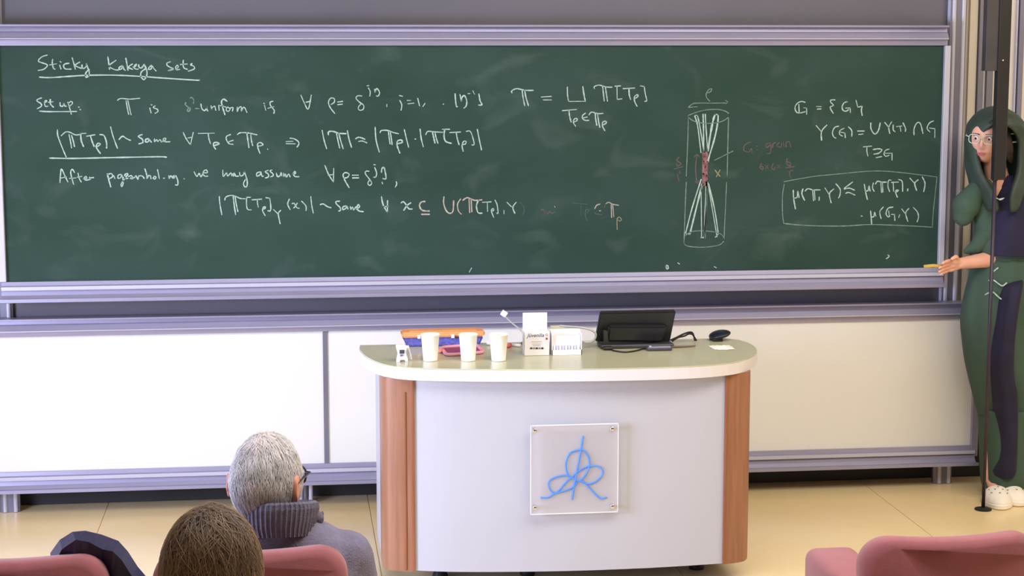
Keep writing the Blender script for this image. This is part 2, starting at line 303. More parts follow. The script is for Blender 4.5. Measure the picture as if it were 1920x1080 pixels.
strokes(400, 350, 6.4, "72 118 78 200 102 338;138 160 150 125 210 105 270 118 320 140 380 145;238 115 250 220 268 335;262 120 275 210 295 298;400 128 445 128;400 128 398 200 410 270 455 278;465 158 578 150;528 155 530 200 540 245;620 345 592 290 598 250 622 242 620 262 600 268;632 132 678 138;678 138 690 250 680 292 655 288;722 275 775 325;808 285 780 320 790 390 802 445;912 150 892 210 922 275;945 205 970 200 1000 250 1030 260;1005 200 985 235 965 255;1060 175 1110 230 1112 285;1170 120 1180 220 1200 318;1285 215 1320 208 1370 240 1410 252;1515 175 1475 178 1475 205 1520 250 1525 285 1505 292;1590 230 1555 245 1555 275 1590 260 1600 235 1615 268;1645 240 1650 275 1670 245 1685 280 1710 240 1720 275;1725 265 1755 240 1740 215 1725 250 1745 290 1800 300", M_chalk, 2.0)
strokes(690, 350, 6.4, "162 122 180 210 232 312;232 312 235 170;190 238 240 238;398 195 425 180 460 220 490 265 530 268;512 195 470 225 430 283;1325 165 1302 230 1320 310 1368 318;1375 188 1475 182;1432 185 1435 295;1508 368 1480 290 1500 262 1508 285 1485 292;1525 162 1550 220 1560 315 1545 318;1632 285 1632 325;1670 190 1720 240;1778 188 1740 240 1745 280 1762 318", M_chalk, 2.1)
strokes(690, 350, 6.4, "682 178 640 185 618 225 640 275 680 290 735 293;645 332 735 332;912 125 908 200 940 290 985 320 1020 290 1028 170;1110 150 1075 210 1085 290 1120 330;1140 162 1190 132 1240 150 1290 165 1365 158;1212 150 1220 310;1238 155 1246 300", M_chalkp, 2.4, 'chalk signs gone over in pinkish chalk')
strokes(960, 350, 8, "120 240 170 290 185 360 155 440;900 245 1130 265;1035 260 1035 430;1130 510 1100 440 1110 350 1150 350 1130 400;1240 390 1270 410 1350 420", M_chalkff, 1.6, 'rubbed out chalk signs')
strokes(960, 350, 8, "440 350 470 340 490 400;510 370 540 410 560 370 600 400 640 380;1385 310 1400 270", M_chalkrf, 2)
strokes(960, 350, 8, "640 295 645 310;1320 260 1270 280 1242 330;1310 363 1330 362;1410 255 1450 235 1510 262 1598 280;1488 270 1495 460;1510 270 1528 450", M_chalkp, 1.7)
strokes(960, 350, 8, "1578 645 1575 560 1580 480 1610 458 1642 490 1620 518 1595 500", M_chalky, 1.5)
strokes(1260, 160, 6.354, "450 188 415 150 408 100 440 50 475 45 460 75 420 92;190 265 240 225 295 212 500 212 640 210;190 265 300 255;640 180 662 200 640 220;190 360 280 325 370 300 460 288 570 290 650 315 675 350 660 390 580 435 470 452 360 448 260 425 200 385 190 360;195 370 190 600 180 850 170 1080;675 330 668 600 662 850 658 1080", M_chalkf, 1.6, 'chalk drawing of a tall cylinder')
strokes(1250, 140, 3.176, "117 640 112 750 103 1005;357 640 350 800 345 900 342 990;103 1005 130 1022 220 1028 310 1015 342 990;342 990 335 960 300 940 220 930 150 935 108 960;285 510 395 455", M_chalkf, 1.6)
strokes(1260, 160, 6.354, "268 358 305 480 345 800;303 358 330 480 380 790;268 358 303 358;370 345 375 500 378 790;397 345 405 500 425 780", M_chalk, 2.0, 'chalk bundle of narrow tubes, upper ends')
strokes(1260, 160, 6.354, "515 345 490 420 455 600 430 780;550 350 545 440 510 620 440 860 430 910;515 345 550 350", M_chalk, 3.2)
strokes(1250, 140, 3.176, "205 625 150 800 112 948;205 660 208 970;240 640 235 800 225 970;245 640 300 965;250 650 285 800 308 950;112 948 140 950;205 970 228 970;290 968 308 948", M_chalk, 2.2, 'chalk bundle of narrow tubes, lower ends')
strokes(1250, 140, 3.176, "212 650 175 800 138 950;238 640 232 800 226 970", M_chalk, 3.2)
strokes(1250, 140, 3.176, "215 465 215 660;222 463 221 660;229 463 228 660;236 463 235 660;243 468 242 640", M_chalkr, 2.8, 'pink chalk block where the tubes cross')
strokes(1250, 140, 3.176, "288 568 303 588 318 605;318 568 296 608", M_chalky, 1.8)
strokes(1250, 140, 3.176, "220 460 228 462;218 515 222 516;232 545 230 556;216 590 224 592;238 600 244 602;222 640 232 642;240 520 246 519", M_chalky, 2.2)
strokes(1250, 140, 3.176, "165 490 180 475 195 490;180 480 172 560 180 645;168 635 182 648 190 632;75 490 60 510 85 530 65 545 60 530;45 562 95 548;80 575 65 600 75 635;66 588 84 586;500 400 465 420 460 450 490 460 505 440 510 465;538 425 541 427;538 445 541 447;620 405 592 415 600 435 620 415 618 465 600 470;630 435 635 410 650 405;670 405 655 425 680 430 685 410;695 405 700 430;712 430 712 405 730 400 738 430;565 530 555 550 570 565 575 550 560 545;588 540 605 560;605 538 588 562;635 530 625 555 640 565 645 550;660 540 675 555;675 538 660 555;718 500 715 530 735 545 735 525 720 520;710 555 760 548;752 570 735 575 732 600 742 615", M_chalkrf, 1.9, 'faint pink chalk note "G: grain"')
strokes(1480, 180, 6.62, "195 78 150 68 100 90 70 145 90 200 135 210 195 195;118 105 122 205;178 145 215 150;215 150 215 228;335 130 395 132;348 163 392 160;565 48 520 50 512 75 548 115 510 135 515 165 545 215;718 72 680 85 655 135 670 180 705 188 735 170;700 150 755 148;755 148 758 205;828 55 850 140;850 140 905 125;905 125 895 180 905 240;335 368 395 440;465 362 400 440 400 548;612 375 565 390 535 450 550 505 578 522;680 400 630 430 625 475 660 498;640 450 690 458;690 458 695 515;735 385 775 430 775 502;850 435 928 435;862 478 912 472;1012 335 1015 410 1060 472 1105 430 1128 335;1185 328 1235 390;1270 322 1235 390 1248 465;1290 360 1290 420 1312 442;1330 380 1395 372;1375 378 1385 438;1412 335 1442 400 1440 440;1548 480 1550 400 1590 330 1630 350 1658 465;1790 310 1740 335 1710 400 1745 445;1740 398 1808 405;1808 405 1805 515;920 632 1020 622;965 628 962 680 975 745;1040 665 1110 655 1150 670 1110 710 1050 722;1080 765 1145 752;1240 660 1195 675 1175 720 1200 748 1240 735;1190 712 1275 710;1275 710 1275 795", M_chalk, 2.0, 'chalk definition of G and Y(G)')
strokes(1460, 310, 6.194, "65 220 45 350 45 550 58 675;58 675 350 700 750 705 1050 688 1400 698 1785 718;1785 718 1800 500 1840 135;1840 135 1600 105 1300 72 1050 68 700 100 400 130 60 190", M_chalkf, 1.6, 'chalk box drawn around a formula')
strokes(1460, 310, 6.194, "170 290 175 390 195 505;175 380 215 370 222 300 238 375;282 275 270 330 300 405;308 298 340 272 400 285 480 285;395 285 405 410;415 290 422 400;472 370 470 405;540 265 580 330;640 275 590 330 610 435;665 215 715 280 710 350 695 378;858 195 760 272 820 265 880 288;780 325 815 315 885 345;995 222 1010 310 1030 395;1010 300 1040 290 1050 240 1062 300;1100 205 1090 260 1110 302;1125 215 1150 185 1200 195 1250 195;1185 195 1195 315;1205 198 1210 310;1305 172 1275 180 1270 250 1290 305;1312 198 1390 195;1330 200 1335 300;1378 368 1360 320 1365 290 1390 290 1370 308;1395 165 1435 190 1440 300;1500 275 1498 295;1525 150 1575 205;1618 170 1580 210 1602 290;1668 135 1700 210 1685 305;960 588 968 590;1068 530 1075 610 1080 680;1075 600 1105 595 1115 545 1128 590;1215 485 1175 540 1190 618;1325 485 1270 500 1248 560 1270 598 1290 590;1278 530 1285 590;1310 570 1345 570;1345 570 1350 640;1405 575 1395 605;1430 508 1470 560;1512 502 1475 555 1500 650;1565 490 1610 540 1625 600 1608 655", M_chalk, 2.1, 'boxed chalk formula')
strokes(0, 0, 1, "884 503 880 510;1249 498 1252 498 1253 503 1250 504 1249 499;1665 478 1667 481 1662 485;1271 493 1274 495;1339 500 1343 502", M_chalk, 2)

# ------------------------------------------------------------------ whiteboards, posts, wall trims
def xpx(px, py, Y): return P(px, py, Y).x
wt = ZY([(0, 633), (600, 621), (1400, 603), (1800, 598)], YB)
wbz = ZY([(0, 889), (400, 874), (700, 865), (1400, 842), (1800, 836)], YB)
wl = xpx(-60, 760, YB); wr = xpx(1823, 700, YB)
wb = thing('whiteboard', ((wl+wr)/2, YB, wbz), 'long white enamel board in aluminium rails below the green chalkboard', 'whiteboard')
dv = xpx(607, 740, YB), xpx(615, 740, YB)
obj('board_panel', box(wl, dv[0], YB, YB+.02, wbz-.02, wt+.02), M_wb, wb)
obj('board_panel', box(dv[1], wr, YB, YB+.02, wbz-.02, wt+.02), M_wb, wb)
obj('divider_strip', box(dv[0]-.001, dv[1]+.001, YB-.006, YB+.02, wbz, wt), M_alud, wb)
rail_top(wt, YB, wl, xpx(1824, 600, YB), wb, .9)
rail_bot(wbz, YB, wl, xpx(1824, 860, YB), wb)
obj('side_rail', box(wr, wr+.032, YB-.015, YB+.02, wbz-.05, wt+.06, .003), M_alu, wb)
w2 = xpx(1907, 750, YB)
wc = thing('whiteboard', (w2+.8, YB, wbz), 'white enamel board at the right edge, behind the person in green', 'whiteboard')
obj('board_panel', box(w2, w2+1.6, YB, YB+.02, wbz-.02, wt+.02), M_wb, wc)
rail_top(wt, YB, w2-.01, w2+1.6, wc, .9); rail_bot(wbz, YB, w2-.01, w2+1.6, wc)
def post(xc, label, name='rail_post', wid=.088, zt_=3.6):
    t = thing(name, (xc, YP-.03, 0), label, 'post')
    obj('channel', extz([(xc-wid/2, YP-.001), (xc-wid/2, YP-.020), (xc-wid/2+.01, YP-.028), (xc+wid/2-.01, YP-.028), (xc+wid/2, YP-.020), (xc+wid/2, YP-.001)], .001, zt_), M_alud, t)
    for dx in (-.017, .027):
        obj('track_rib', extz([(xc+dx+.009*cos(a), YP-.028-.008*sin(a)) for a in [pi*k/6 for k in range(7)]], .002, zt_), M_alul, t)  # highlights along the ribs put into their pale tone
    return t
post(xpx(1795, 80, YP-.04)+.003, 'tall ribbed aluminium post at the right end of the green chalkboard')
post(xpx(-8, 300, YP-.04), 'aluminium post just showing at the left end of the green chalkboard')
post(xpx(571, 917, YP), 'narrow aluminium leg in the dark gap beside the white-haired head', wid=.03, zt_=.6)
post(w2-.02, 'aluminium post foot at the left end of the rightmost whiteboard', wid=.06, zt_=.6)
def trim(i, a, b, d, m): struct(obj('trim_%d' % i, box(xpx(a, 60, YW), xpx(b, 60, YW), YW-d, YW-.0005, .37, ZC-.01, .002), m))
trim(1, 1832, 1842, .03, M_alud); trim(2, 1843.5, 1846, .02, M_alul); trim(3, 1850, 1862, .02, M_alud)
trim(4, 1903, 1905.5, .02, M_alul); trim(5, 1907, 1916, .03, M_alud)
struct(obj('wall_panel', box(xpx(1816, 60, YW), xpx(1831, 60, YW), YW-.014, YW-.0005, .37, ZC-.01, .001), M_wall))

# ------------------------------------------------------------------ desk
DZ = .84
DR = .046
top_px = [(675, 647), (674, 653), (679, 661), (690, 670), (712, 680), (742, 687), (790, 690), (860, 691.5), (960, 692), (1080, 691.5), (1200, 689.5), (1290, 686.5), (1350, 682), (1385, 677), (1408, 669), (1419, 660), (1416, 651), (1404, 643), (1385, 637), (1360, 634)]
outline = [(G(x, y, DZ).x, G(x, y, DZ).y) for x, y in top_px]
front = outline[1:19]
ol = [outline[0]] + cat(front, 3) + [outline[-1]]
DC = G(1050, 665, DZ)
desk = thing('lecture_desk', (DC.x, DC.y, 0), 'curved lecture desk with white front, wooden corner columns and pale green top', 'desk')
obj('desktop', extz(ol, DZ-.004, DZ, .001, seg=1), M_top, desk)
c0 = Vector((DC.x, DC.y))
ol2 = [tuple(c0 + (Vector(p)-c0)*1.002) for p in ol]
obj('edge_band', extz(ol2, DZ-DR, DZ-.0045, .004), M_rim, desk)
zb0 = .075; zb1 = DZ-DR
bot = [(718, 1063), (724, 1067.5), (735, 1069.5), (755, 1071), (777, 1072)], [(777, 1072), (850, 1074.5), (960, 1074.5), (1080, 1072.5), (1200, 1068), (1290, 1063), (1356, 1058.5)], [(1356, 1058.5), (1372, 1056.5), (1388, 1054), (1397, 1051), (1401, 1046)]
gb = [[(G(x, y, zb0).x, G(x, y, zb0).y) for x, y in s] for s in bot]
yo = .0
gb = [[(x, y+yo) for x, y in s] for s in gb]
ybk = 7.0
def wall_strip(pts, th):               # front shell of a given thickness
    q = cat(pts, 5) if len(pts) > 3 else pts
    return [(x, y) for x, y in q] + [(x, y+th) for x, y in reversed(q)]
obj('front_panel', extz(wall_strip([(x, y+.006) for x, y in gb[1]], .02), zb0+.003, zb1), M_panel, desk, True).data.shade_flat()
lw = gb[0]; rw = gb[2]
def col_outline(pts, side):
    q = cat(pts, 4)
    if side < 0: return q + [(q[-1][0], q[-1][1]+.06), (q[0][0]+.03, q[0][1]+.14), (q[0][0], q[0][1]+.14)]
    return q + [(q[-1][0], q[-1][1]+.14), (q[-1][0]-.03, q[-1][1]+.14), (q[0][0], q[0][1]+.06)]
cl = obj('corner_column', extz(col_outline(lw, -1), zb0, zb1, .003, seg=1), M_wood, desk)
cr = obj('corner_column', extz(col_outline(rw, 1), zb0, zb1, .003, seg=1), M_wood, desk)
bx = G(762, 1071.2, zb0); obj('bead', box(bx.x-.004, bx.x+.003, bx.y-.006, bx.y+.01, zb0+.005, P(762, 735, bx.y).z, .002), M_wood2, cl)
bx = G(776, 1072, zb0); obj('bead', box(bx.x-.005, bx.x+.006, bx.y-.004, bx.y+.02, zb0+.002, zb1-.002, .002), M_wood2, cl)
bx = G(1357, 1058.5, zb0); obj('bead', box(bx.x-.005, bx.x+.004, bx.y-.004, bx.y+.02, zb0+.002, zb1-.002, .002), M_wood2, cr)
obj('side_panel', box(lw[0][0]+.002, lw[0][0]+.022, lw[0][1]+.14, ybk, zb0, zb1), M_panel, desk)
obj('side_panel', box(rw[-1][0]-.022, rw[-1][0]-.002, rw[-1][1]+.14, ybk, zb0, zb1), M_panel, desk)
obj('back_panel', box(lw[0][0]+.022, rw[-1][0]-.022, ybk-.02, ybk, zb0, zb1), M_panel, desk)
obj('base_shelf', box(lw[0][0]+.03, rw[-1][0]-.03, 6.55, ybk-.03, zb0, zb0+.02), M_dkgrey, desk)
for fx, fy in ((830, 1080), (1000, 1082), (1320, 1064)):
    g = G(fx, fy, 0.04); obj('foot', lathe([(.028, 0), (.03, .01), (.022, .03), (.018, .075)], 16, (g.x, max(g.y, 6.56)+.05, 0)), M_rubber, desk)
for fx in (lw[0][0]+.08, rw[-1][0]-.08): obj('foot', lathe([(.028, 0), (.03, .01), (.022, .03), (.018, .075)], 16, (fx, 6.93, 0)), M_rubber, desk)
# acrylic plaque with blue emblem
py_ = G(1076, 1073, zb0).y - .018
def Q(px, py, d=0): return P(px, py, py_-d)
a = Q(995, 798); b = Q(1158, 959.5)
pl = thing('plaque', ((a.x+b.x)/2, py_, b.z), 'clear square plaque with a looping blue emblem on the desk front', 'plaque')
M_acr = mat('frosted acrylic', (206, 202, 208), .15, 0, .01, 2, alpha=.35)
M_acre = mat('acrylic edge', (226, 224, 232), .2)
obj('acrylic_sheet', box(a.x, b.x, py_-.003, py_+.003, b.z, a.z, .0008, 1), M_acr, pl)
for e in ((a.x-.0006, b.x+.0006, a.z-.002, a.z+.001), (a.x-.0006, b.x+.0006, b.z-.001, b.z+.002), (a.x-.001, a.x+.0015, b.z, a.z), (b.x-.0015, b.x+.001, b.z, a.z)):
    obj('sheet_edge', box(e[0], e[1], py_-.0036, py_+.0036, e[2], e[3]), M_acre, pl)
for sx, sy in ((1002.5, 807), (1147.5, 803.5), (1002.5, 951.5), (1148, 949)):
    c = Q(sx, sy); bm = bmesh.new()
    r = bmesh.ops.create_cone(bm, segments=18, radius1=.008, radius2=.008, depth=.026, cap_ends=True)
    bmesh.ops.bevel(bm, geom=list(bm.edges), offset=.0015, segments=1, affect='EDGES')
    bmesh.ops.rotate(bm, verts=bm.verts, matrix=Matrix.Rotation(pi/2, 3, 'X')); bmesh.ops.translate(bm, verts=bm.verts, vec=(c.x, py_+.003, c.z))
    obj('standoff', bm, M_chrome, pl, True)
emb = [("600 258 592 310 582 375 568 450 550 540 535 620 520 710 508 795", 9.5), ("480 600 458 540 458 470 490 405 545 380 600 380 645 430 655 500 630 570 585 630", 9), ("800 775 750 785 700 745 640 680 590 640 540 630 490 600 440 592 370 605 315 640 312 690 345 735 400 733 470 712 530 680 545 650", 8.5),
       ("240 778 300 778 350 750 400 715 450 655 510 600 570 550 640 515 710 512 755 530 768 570 735 620 680 655 620 660 575 640 530 630", 8.5)]
for s, wd in emb:
    v = [float(t) for t in s.split()]; pts = cat([(v[i]/4.5+960, v[i+1]/4.5+760) for i in range(0, len(v), 2)], 6)
    obj('emblem_stroke', tube([P(x, y, py_-.006) for x, y in pts], wd/4.5/2*6.5/3400*1.65, 8), M_blue, pl, True)

# ------------------------------------------------------------------ things on the desk
def cup(px, py, label):
    g = G(px, py, DZ)
    t = thing('paper_cup', (g.x, g.y, DZ), label, 'cup', 'paper cups on the desk')
    prof = [(.0255, .0008), (.0265, 0.0008), (.0262, .004), (.0335, .094), (.0352, .0955), (.0358, .098), (.0348, .1), (.0335, .0985), (.0325, .09), (.0250, .005)]
    obj('cup_wall', lathe(prof, 36, (g.x, g.y, DZ)), M_paper, t, True)
    return t
cup(807, 676, 'white paper cup standing nearest the small white timer, before the orange lid')
cup(878, 676, 'white paper cup in front of the pink edged tray, middle of the three')
cup(935, 676, 'white paper cup standing nearest the white carton with the raised flap')
# timer
g = G(756, 678, DZ); x, y = g.x, g.y
t = thing('timer', (x, y, DZ), 'small white kitchen timer propped up at the left front of the desk', 'timer')
prof = [(-.026, 0), (-.024, .014), (-.020, .03), (-.024, .046), (-.027, .058), (-.022, .064), (.006, .062), (.013, .058), (.012, .044), (.010, .03), (.016, .012), (.017, 0), (.008, 0), (.004, .008), (-.010, .008), (-.014, 0)]
bm = bmesh.new(); pr = [(x+a, z+DZ+.0008) for a, z in prof]
va = [bm.verts.new((a, y-.004+(.062-(z-DZ))*-.12, z)) for a, z in pr]; vb = [bm.verts.new((a, y+.008+(.062-(z-DZ))*-.12, z)) for a, z in pr]
n = len(va)
for i in range(n): bm.faces.new((va[i], va[(i+1) % n], vb[(i+1) % n], vb[i]))
bm.faces.new(va[::-1]); bm.faces.new(vb)
obj('timer_case', bm, M_white, t)
obj('display', box(x-.014, x+.004, y-.016, y-.009, DZ+.032, DZ+.046, .001), M_dkgrey, t)
obj('button', box(x-.012, x-.002, y-.017, y-.010, DZ+.022, DZ+.028, .001), M_alud, t)
obj('stand', tube([(x+.016, y-.002, DZ+.056), (x+.024, y+.02, DZ+.03), (x+.03, y+.03, DZ+.004)], .006, 6), M_white, t)
# pencil case
L = G(752, 648, DZ); R = G(906, 644, DZ); yc = (L.y+R.y)/2-.01
M_or = mat('orange plastic', (236, 160, 104), .5, 0, .05, 20); M_pb = mat('blue speckled plastic', (92, 92, 170), .6, 0, .2, 90)
t = thing('storage_case', ((L.x+R.x)/2, yc, DZ), 'long blue case with an orange lid lying behind the paper cups', 'case')
def taper_box(x0, x1, y0, y1, z0, z1, ins, bev):
    bm = box(x0, x1, y0, y1, z0, z1); 
    for v in bm.verts:
        if v.co.z < (z0+z1)/2: v.co.x += ins if v.co.x < (x0+x1)/2 else -ins; v.co.y += ins*.5 if v.co.y < (y0+y1)/2 else -ins*.5
    bmesh.ops.bevel(bm, geom=list(bm.edges), offset=bev, segments=2, affect='EDGES'); return bm
obj('case_body', taper_box(L.x+.004, R.x-.004, yc-.04, yc+.04, DZ+.001, DZ+.036, .016, .005), M_pb, t, True).data.shade_flat()
obj('lid', taper_box(L.x-.002, R.x+.002, yc-.045, yc+.045, DZ+.0365, DZ+.058, .003, .006), M_or, t)
obj('lid_rib', box(L.x+.03, R.x-.03, yc-.03, yc+.03, DZ+.0582, DZ+.061, .001), M_or, t)
for k in (.06, .19): obj('clip', box(L.x+k, L.x+k+.012, yc-.049, yc-.044, DZ+.034, DZ+.048, .001), M_white, t)
# pink tray
cs = [G(826, 655, DZ), G(893, 650, DZ), G(907, 664, DZ), G(838, 669, DZ)]
M_pk = mat('pink plastic', (232, 156, 176), .4); M_pu = mat('purple lining', (140, 60, 110), .6)
ce = sum(cs, Vector())/4; t = thing('tray', (ce.x, ce.y, DZ), 'flat pink edged tray with a purple inside behind the middle paper cup', 'tray')
obj('tray_floor', extz([(p.x*.95+ce.x*.05, p.y*.95+ce.y*.05) for p in cs], DZ+.0005, DZ+.004), M_pu, t)
obj('tray_rim', tube(cat([cs[k % 4].lerp(cs[(k+1) % 4], f)+Vector((0, 0, .0075)) for k in range(4) for f in (.12, .5, .88)]+[cs[0].lerp(cs[1], .12)+Vector((0, 0, .0075))], 4), .0065, 8, cap=False), M_pk, t, True)
# carton with raised flap
g = G(1007, 667, DZ); fy = g.y; x0 = P(984, 645, fy).x; x1 = P(1030, 645, fy).x; z1 = P(1007, 623, fy).z
t = thing('carton', ((x0+x1)/2, fy+.03, DZ), 'white printed carton with its flap standing up in the middle of the desk', 'carton')
bm = box(x0-.001, x1, fy, fy+.062, DZ+.0006, z1, .0012, 1); obj('carton_body', bm, M_card, t)
obj('flap', box(x0, x1, fy+.060, fy+.062, z1, P(1007, 586, fy+.06).z, .0008, 1), M_card, t)
zf = P(1007, 586, fy+.06).z
def text(name, s, size, loc, m, par, shear=0, rz=0, ext=.0002, rx=pi/2, bold=0):
    c = bpy.data.curves.new(name, 'FONT'); c.body = s; c.size = size; c.align_x = 'CENTER'; c.align_y = 'CENTER'; c.extrude = ext; c.shear = shear; c.offset = bold; c.resolution_u = 3
    o = bpy.data.objects.new(name, c); COL.objects.link(o); bpy.context.view_layer.update()
    me = bpy.data.meshes.new_from_object(o.evaluated_get(bpy.context.evaluated_depsgraph_get())); bpy.data.objects.remove(o)
    me.transform(Matrix.Translation(loc) @ Matrix.Rotation(rz, 4, 'Z') @ Matrix.Rotation(rx, 4, 'X')); me.materials.clear()
    return new(name, me, m, par)
M_ink = mat('navy ink', (48, 50, 110), .6); M_red = mat('red ink', (200, 60, 60), .6); M_grey = mat('grey ink', (150, 148, 152), .6)
xc = (x0+x1)/2
text('carton_lettering', 'Jüvenilia', .0195, (xc-.006, fy-.0003, P(1004, 629, fy).z), M_ink, t, .35, bold=.0001)
px1 = lambda x, y: P(x, y, fy)
for (u, v, s, m) in ((1025, 628, 4, M_red), (1025, 635, 4, M_red)):
    p = px1(u, v); h = s/2*.00195; obj('printed_square', box(p.x-h, p.x+h, fy-.0005, fy, p.z-h, p.z+h), m, t)
p = px1(1025, 628); obj('printed_cross', box(p.x-.0022, p.x+.0022, fy-.0008, fy-.0004, p.z-.0022, p.z+.0022), M_card, t)
for k, v in enumerate((641, 645, 648)):
    p = px1(1006, v); obj('printed_line', box(p.x-.02+.003*k, p.x+.02-.003*k, fy-.0004, fy, p.z-.0008, p.z+.0008), M_grey, t)
for k in range(5):
    p = px1(996+k*5.2, 653); bm = bmesh.new(); bmesh.ops.create_circle(bm, cap_ends=True, segments=14, radius=.0052)
    bmesh.ops.scale(bm, verts=bm.verts, vec=(1, .75, 1)); bmesh.ops.rotate(bm, verts=bm.verts, matrix=Matrix.Rotation(pi/2, 3, 'X')); bmesh.ops.translate(bm, verts=bm.verts, vec=(p.x, fy-.0005-.0001*k, p.z))
    obj('printed_oval', bm, M_grey if k % 2 else M_dkgrey, t)
# second white box
g = G(1063, 666, DZ); fy2 = g.y; x0 = P(1035, 645, fy2).x; x1 = P(1091, 645, fy2).x; z1 = P(1060, 621, fy2).z
t = thing('paper_box', ((x0+x1)/2, fy2+.03, DZ), 'open white box holding a stack of striped cards, right of the printed carton', 'box')
obj('box_back', box(x0, x1, fy2+.055, fy2+.058, DZ+.0006, z1), M_card, t)
for xx in (x0, x1-.0025): 
    bm = extx([(fy2+.055, DZ+.0006), (fy2+.055, z1), (fy2+.02, z1-.01), (fy2, P(0, 648, fy2).z), (fy2, DZ+.0006)], xx, xx+.0025); obj('box_side', bm, M_card, t)
obj('box_front', box(x0, x1, fy2, fy2+.002, DZ+.0006, P(1060, 656, fy2).z), M_card, t)
M_lav = mat('lavender paper', (206, 208, 240), .7)
for k in range(9):
    xa = x0+.006+k*(x1-x0-.012)/9
    obj('card', box(xa, xa+(x1-x0-.012)/9*.62, fy2+.004, fy2+.05, DZ+.002, P(1060, 648, fy2).z, .0005, 1), M_card if k % 2 == 0 else M_lav, t)
obj('card_stack', box(x0+.004, x1-.004, fy2+.01, fy2+.053, DZ+.002, P(1060, 630, fy2).z), M_card, t)
# gooseneck microphone behind the carton
base = G(990, 655, DZ); by = base.y+.12; hb = Vector((P(990, 640, by).x, by, DZ))
M_wc = mat('pale grey cable', (190, 190, 190), .4)
t = thing('gooseneck_microphone', tuple(hb), 'thin gooseneck microphone with a white cube head rising behind the carton', 'microphone')
obj('stem', tube(cat([tuple(hb+Vector((0, 0, .004))), tuple(P(986, 632, by)), tuple(P(975, 618, by)), tuple(P(958, 604, by)), tuple(P(945, 591, by))], 6), .0028, 8), M_wc, t, True)
obj('microphone_foot', lathe([(.03, .0006), (.03, .006), (.01, .012)], 20, tuple(hb)), M_alud, t)
c = P(945, 588, by); bm = box(-.011, .011, -.009, .009, -.011, .011, .002); bmesh.ops.rotate(bm, verts=bm.verts, matrix=Matrix.Rotation(radians(33), 3, 'Y')); bmesh.ops.translate(bm, verts=bm.verts, vec=c)
obj('microphone_head', bm, M_white, t)
# beige card standing behind
g = G(1048, 646, DZ); fy3 = g.y+.1
bm = box(P(1033, 620, fy3).x, P(1060, 620, fy3).x, fy3, fy3+.02, DZ+.0006, P(1045, 611, fy3).z, .001, 1)
tag(obj('cream_box', bm, mat('cream card', (196, 188, 160), .7)), 'small cream box half hidden behind the white card box', 'box')
fy4 = G(1100, 655, DZ).y+.03
tag(obj('white_strap', tube(cat([tuple(P(1094, 641, fy4)), tuple(P(1108, 641, fy4)), tuple(P(1117, 632, fy4)), tuple(P(1114, 622, fy4)), tuple(P(1095, 615, fy4)), tuple(P(1062, 612, fy4+.03)), tuple(P(1050, 611, fy4+.05))], 6), .0042, 8), M_wc, None, True), 'white flex looping between the card box and the black monitor', 'cable')
# monitor
def plate(cs, nrm, th, bev=.002):
    bm = bmesh.new(); n = Vector(nrm).normalized()*th
    a = [bm.verts.new(c) for c in cs]; b = [bm.verts.new(c+n) for c in cs]
    k = len(a)
    for i in range(k): bm.faces.new((a[i], a[(i+1) % k], b[(i+1) % k], b[i]))
    bm.faces.new(a[::-1]); bm.faces.new(b)
    if bev: bmesh.ops.bevel(bm, geom=list(bm.edges), offset=bev, segments=2, affect='EDGES')
    return bm
my = G(1190, 653, DZ).y + .02
t = thing('monitor', (P(1190, 650, my).x, my, DZ), 'black monitor seen from the back, tilted on its low stand on the desk', 'monitor')
mc = [P(1126, 587.5, my-.03), P(1267.5, 584.5, my-.03), P(1256, 642, my+.02), P(1116, 641, my+.02)]
obj('screen_housing', plate(mc, (0, 1, .35), .022, .004), M_plastic, t)
obj('rear_bulge', plate([P(1141, 612, my-.03), P(1251, 612, my-.03), P(1243, 641, my-.012), P(1138, 641, my-.012)], (0, 1, .3), .03, .008), M_plastic, t)
obj('stand_arm', plate([P(1132, 620, my-.035), P(1139, 620, my-.035), P(1142, 651, my-.02), P(1133, 651, my-.02)], (0, 1, 0), .02, .002), M_plastic2, t)
b0 = G(1122, 650, DZ); b1 = G(1256, 646, DZ)
obj('stand_base', box(b0.x, b1.x, my-.03, my+.07, DZ+.0006, DZ+.016, .005), M_plastic2, t)
obj('base_front', box(b0.x+.004, b0.x+.04, my-.06, my-.031, DZ+.0006, DZ+.013, .004), M_plastic, t)
cy = my-.075
def cable(pts, r, m, label, z=DZ+.004):
    return tag(obj('cable', tube(cat([tuple(G(a, b, DZ)+Vector((0, 0, .004))) for a, b in pts], 6), r, 8), m, None, True), label, 'cable')
cable([(1144, 655), (1150, 659), (1170, 662), (1190, 660), (1206, 656), (1214, 656)], .0028, M_rubber, 'black cable curling across the desk in front of the monitor')
for k, (dx, dy) in enumerate(((0, 0), (3, 3))):
    yy = my+.10
    pts = [P(1257+dx, 638+dy, yy), P(1268+dx, 633, yy), P(1280+dx, 627+dy, yy), P(1292, 623+dy, yy), P(1299, 625+dy, yy), P(1303+dx, 634, yy)]
    pts[0].z = max(pts[0].z, DZ+.004); pts[-1].z = DZ+.004
    tag(obj('cable', tube(cat([tuple(p) for p in pts], 6), .0034, 8), M_rubber, None, True), ('upper' if k == 0 else 'lower') + ' black cable of the pair arching right of the monitor', 'cable', 'cables right of the monitor')
g0 = G(1214, 659, DZ); g1 = G(1257, 655, DZ)
t = thing('microphone_transmitter', ((g0.x+g1.x)/2, g0.y+.02, DZ), 'slim silver and black device lying before the monitor', 'device')
obj('device_body', box(g0.x, g1.x, g0.y, g0.y+.035, DZ+.0006, DZ+.018, .005), M_dkgrey, t)
obj('silver_top', box(g0.x+.004, g1.x-.004, g0.y-.001, g0.y+.033, DZ+.010, DZ+.0185, .003), M_alud, t)
